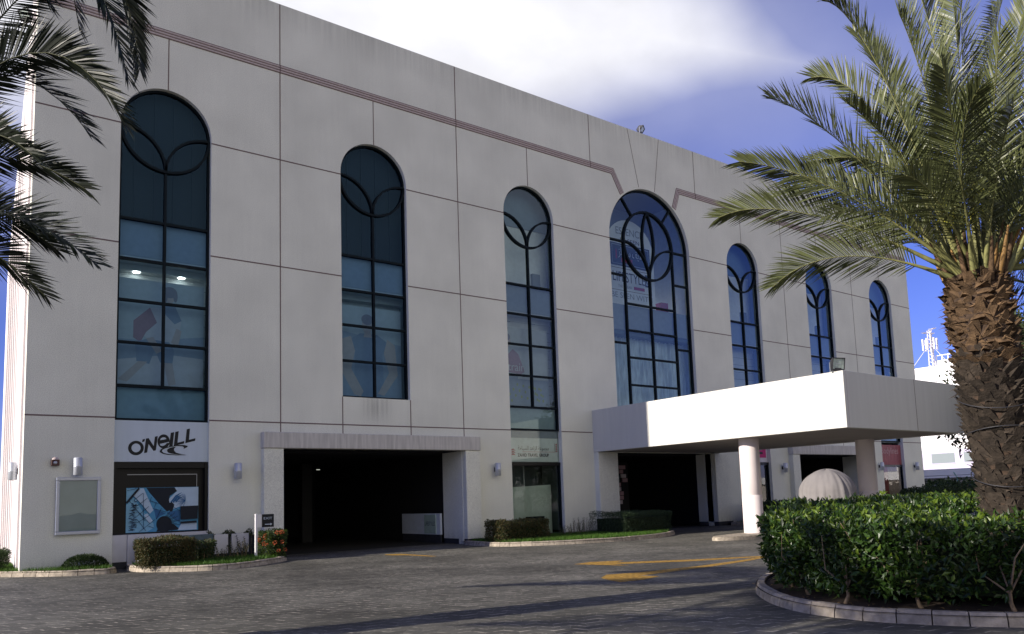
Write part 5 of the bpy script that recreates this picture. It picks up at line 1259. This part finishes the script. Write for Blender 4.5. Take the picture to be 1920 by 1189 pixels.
# ================================================================== BACKGROUND AT RIGHT
KF_ = 1.353
def grow(q): q.v = [(x * KF_, y * KF_, 1.8 + (z - 1.8) * KF_ if z > 0 else z) for x, y, z in q.v]; return q
t_ = thing("office_building", "distant white flat roofed building beyond the right corner", "building", (105, 9.5, 0))
BW = mat("far_white_wall", (.86, .86, .88), .8, noise=.03, nscale=.5); LIL = mat("far_lilac_band", (.50, .48, .62), .8); FW = mat("far_window", (.22, .26, .28), .3)
q = MB(); q.box(0, 30, -30, 26, 0, 14.2, BW); q.box(2, 26, -30, 12.3, 14.2, 15.0, BW); grow(q); q.build("wall", t_)
for k in range(7): 
    q = MB(); y = 12.6 - k * 3.2; q.box(-.04, .0, y - 2.3, y, 3.95, 4.95, FW); q.box(-.07, -.03, y - 2.4, y + .1, 3.85, 3.94, LIL); grow(q); q.build("window", t_)
q = MB(); q.box(-.03, .0, -20, 16, 3.1, 5.3, LIL)
q.v = [(x + .012, y, z) for x, y, z in q.v]; grow(q); q.build("wall_band", t_)
q = MB()
for k in range(40): q.box(2.05, 2.15, 12.2 - k * .6, 12.1 - k * .6, 15.0, 15.5, BW)
q.box(2.05, 2.15, -12, 12.2, 15.5, 15.6, BW); grow(q); q.build("roof_railing", t_)
# antenna mast
t_ = thing("antenna_mast", "white lattice antenna mast with dishes and guy wires on the distant roof", "mast", (107, 9.5 + 12.4 * 1.353, 18.6)); t_.scale = (1.4, 1.4, 1.4)
WM = mat("mast_paint", (.72, .70, .74), .5); q = MB()
for sx_, sy_ in ((-.22, -.22), (.22, -.22), (0, .26)): q.tube([(sx_, sy_, 0), (sx_ * .6, sy_ * .6, 3.9)], .06, WM, 5)
for k in range(10): z = k * .4; q.tube([(-.2, -.2, z), (.2, -.2, z + .35)], .035, WM, 4); q.tube([(.2, -.2, z), (0, .24, z + .35)], .035, WM, 4)
q.build("lattice", t_)
for k, (a, z) in enumerate(((0.3, 4.0), (2.2, 3.7), (4.2, 3.5), (5.3, 4.1))):
    q = MB(); q.lathe([(0, 0), (.16, .02), (.26, .08)], (cos(a) * .5, sin(a) * .5, z), WM, 12); q.tube([(0, 0, z), (cos(a) * .5, sin(a) * .5, z)], .04, WM, 4); q.build("dish", t_)
q = MB()
for k in range(6): a = k * pi / 3; q.box(cos(a) * .65 - .07, cos(a) * .65 + .07, sin(a) * .65 - .07, sin(a) * .65 + .07, 1.9, 3.1, WM); q.tube([(0, 0, 2.5), (cos(a) * .65, sin(a) * .65, 2.5)], .035, WM, 4)
q.build("panel_antennas", t_)
q = MB()
for a in (-1.9, 1.6, 3.6, .2): q.tube([(0, 0, 2.6), (cos(a) * 2.2, sin(a) * 2.2, 0)], .03, WM, 4)
q.build("guy_wires", t_)
# low annex and fence before it
t_ = thing("annex", "low white annex with a dark opening in front of the distant building", "building", (66, 0, 0))
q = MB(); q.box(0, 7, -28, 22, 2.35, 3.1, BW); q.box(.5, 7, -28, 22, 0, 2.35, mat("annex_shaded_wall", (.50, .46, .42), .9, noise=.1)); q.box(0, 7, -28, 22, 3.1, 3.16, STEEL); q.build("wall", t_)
q = MB(); q.box(.40, .5, 8.4, 10.0, .3, 2.1, DARK); q.build("door", t_)
q = MB()
for y in (12.3, 7.0, 3): q.box(.3, .5, y, y + .5, 0, 2.34, STEEL)
q.build("downpipes", t_)
t_ = thing("chain_fence", "thin wire fence with cranked posts in front of the annex", "fence", (60, 0, 0)); CY = mat("fence_post", (.20, .42, .42), .5)
for k in range(7):
    y = 13 - k * 3.1; q = MB(); q.tube([(0, y, 0), (0, y, 2.3), (-.35, y + .1, 2.75)], .05, CY, 5); q.build("post", t_)
q = MB()
for z in (.3, .9, 1.5, 2.1, 2.5): q.tube([(0, 13.5, z), (0, -8, z)], .018, DMETAL, 4)
q.build("wires", t_)

def tree(name, label, x, y, h, rcrown, zc_, n, seed, mt, L_=.3):
    r = random.Random(seed); t_ = thing(name, label, "tree", (x, y, 0), "trees behind the near palm"); tk = MB(); fo = MB()
    tk.tube([(0, 0, 0), (.1, .05, h * .3), (0, .1, h * .55), (.1, 0, h * .8)], [.28, .22, .15, .06], BARKD, 8)
    cl = []
    for k in range(26):
        v = rvec(r); v.z = v.z * .9; e_ = Vector((v.x * rcrown, v.y * rcrown, zc_ + v.z * h * .36)) * 1.0; cl.append(e_); tk.tube([(0, .1, h * .4), (e_.x * .4, e_.y * .4, (h * .45 + e_.z) / 2), tuple(e_ * .92)], [.10, .05, .02], BARKD, 5)
    for k in range(n):
        c_ = cl[r.randrange(len(cl))]; v = rvec(r) * (r.random() ** .5) * rcrown * .48; leaf(fo, c_ + v, rvec(r), rvec(r), L_ * r.uniform(.6, 1.2), L_ * .45, mt)
    tk.build("trunk", t_); fo.build("crown", t_)
tree("broadleaf_tree", "dark bushy tree mostly hidden behind the near palm trunk at the right edge", 27.0, -14.6, 8.6, 3.0, 5.2, 11000, 51, LEAFT, .26)
tree("broadleaf_tree", "shadowed tree just outside the right edge beyond the hedge", 25.0, -17.6, 7.2, 2.8, 4.2, 7000, 52, LEAFT, .26)
t_ = thing("street_lamp", "thin grey lamp pole seen just right of the palm trunk", "street lamp", (14.0, -18.3, 0))
q = MB(); q.tube([(0, 0, 0), (0, 0, 3.4), (-.1, .05, 3.75)], [.05, .035, .03], STEEL, 8); q.build("pole", t_)
q = MB(); q.box(-.30, -.02, -.06, .14, 3.70, 3.80, STEEL, .02); q.build("head", t_)
box_hedge("hedge", "dark hedge running in front of the far wire fence", "hedge", 52, 58, -14, 14, .1, 1.7, 6000, [LEAFD], seed=61, L_=.35, W_=.2, group=HG, rough=.3)
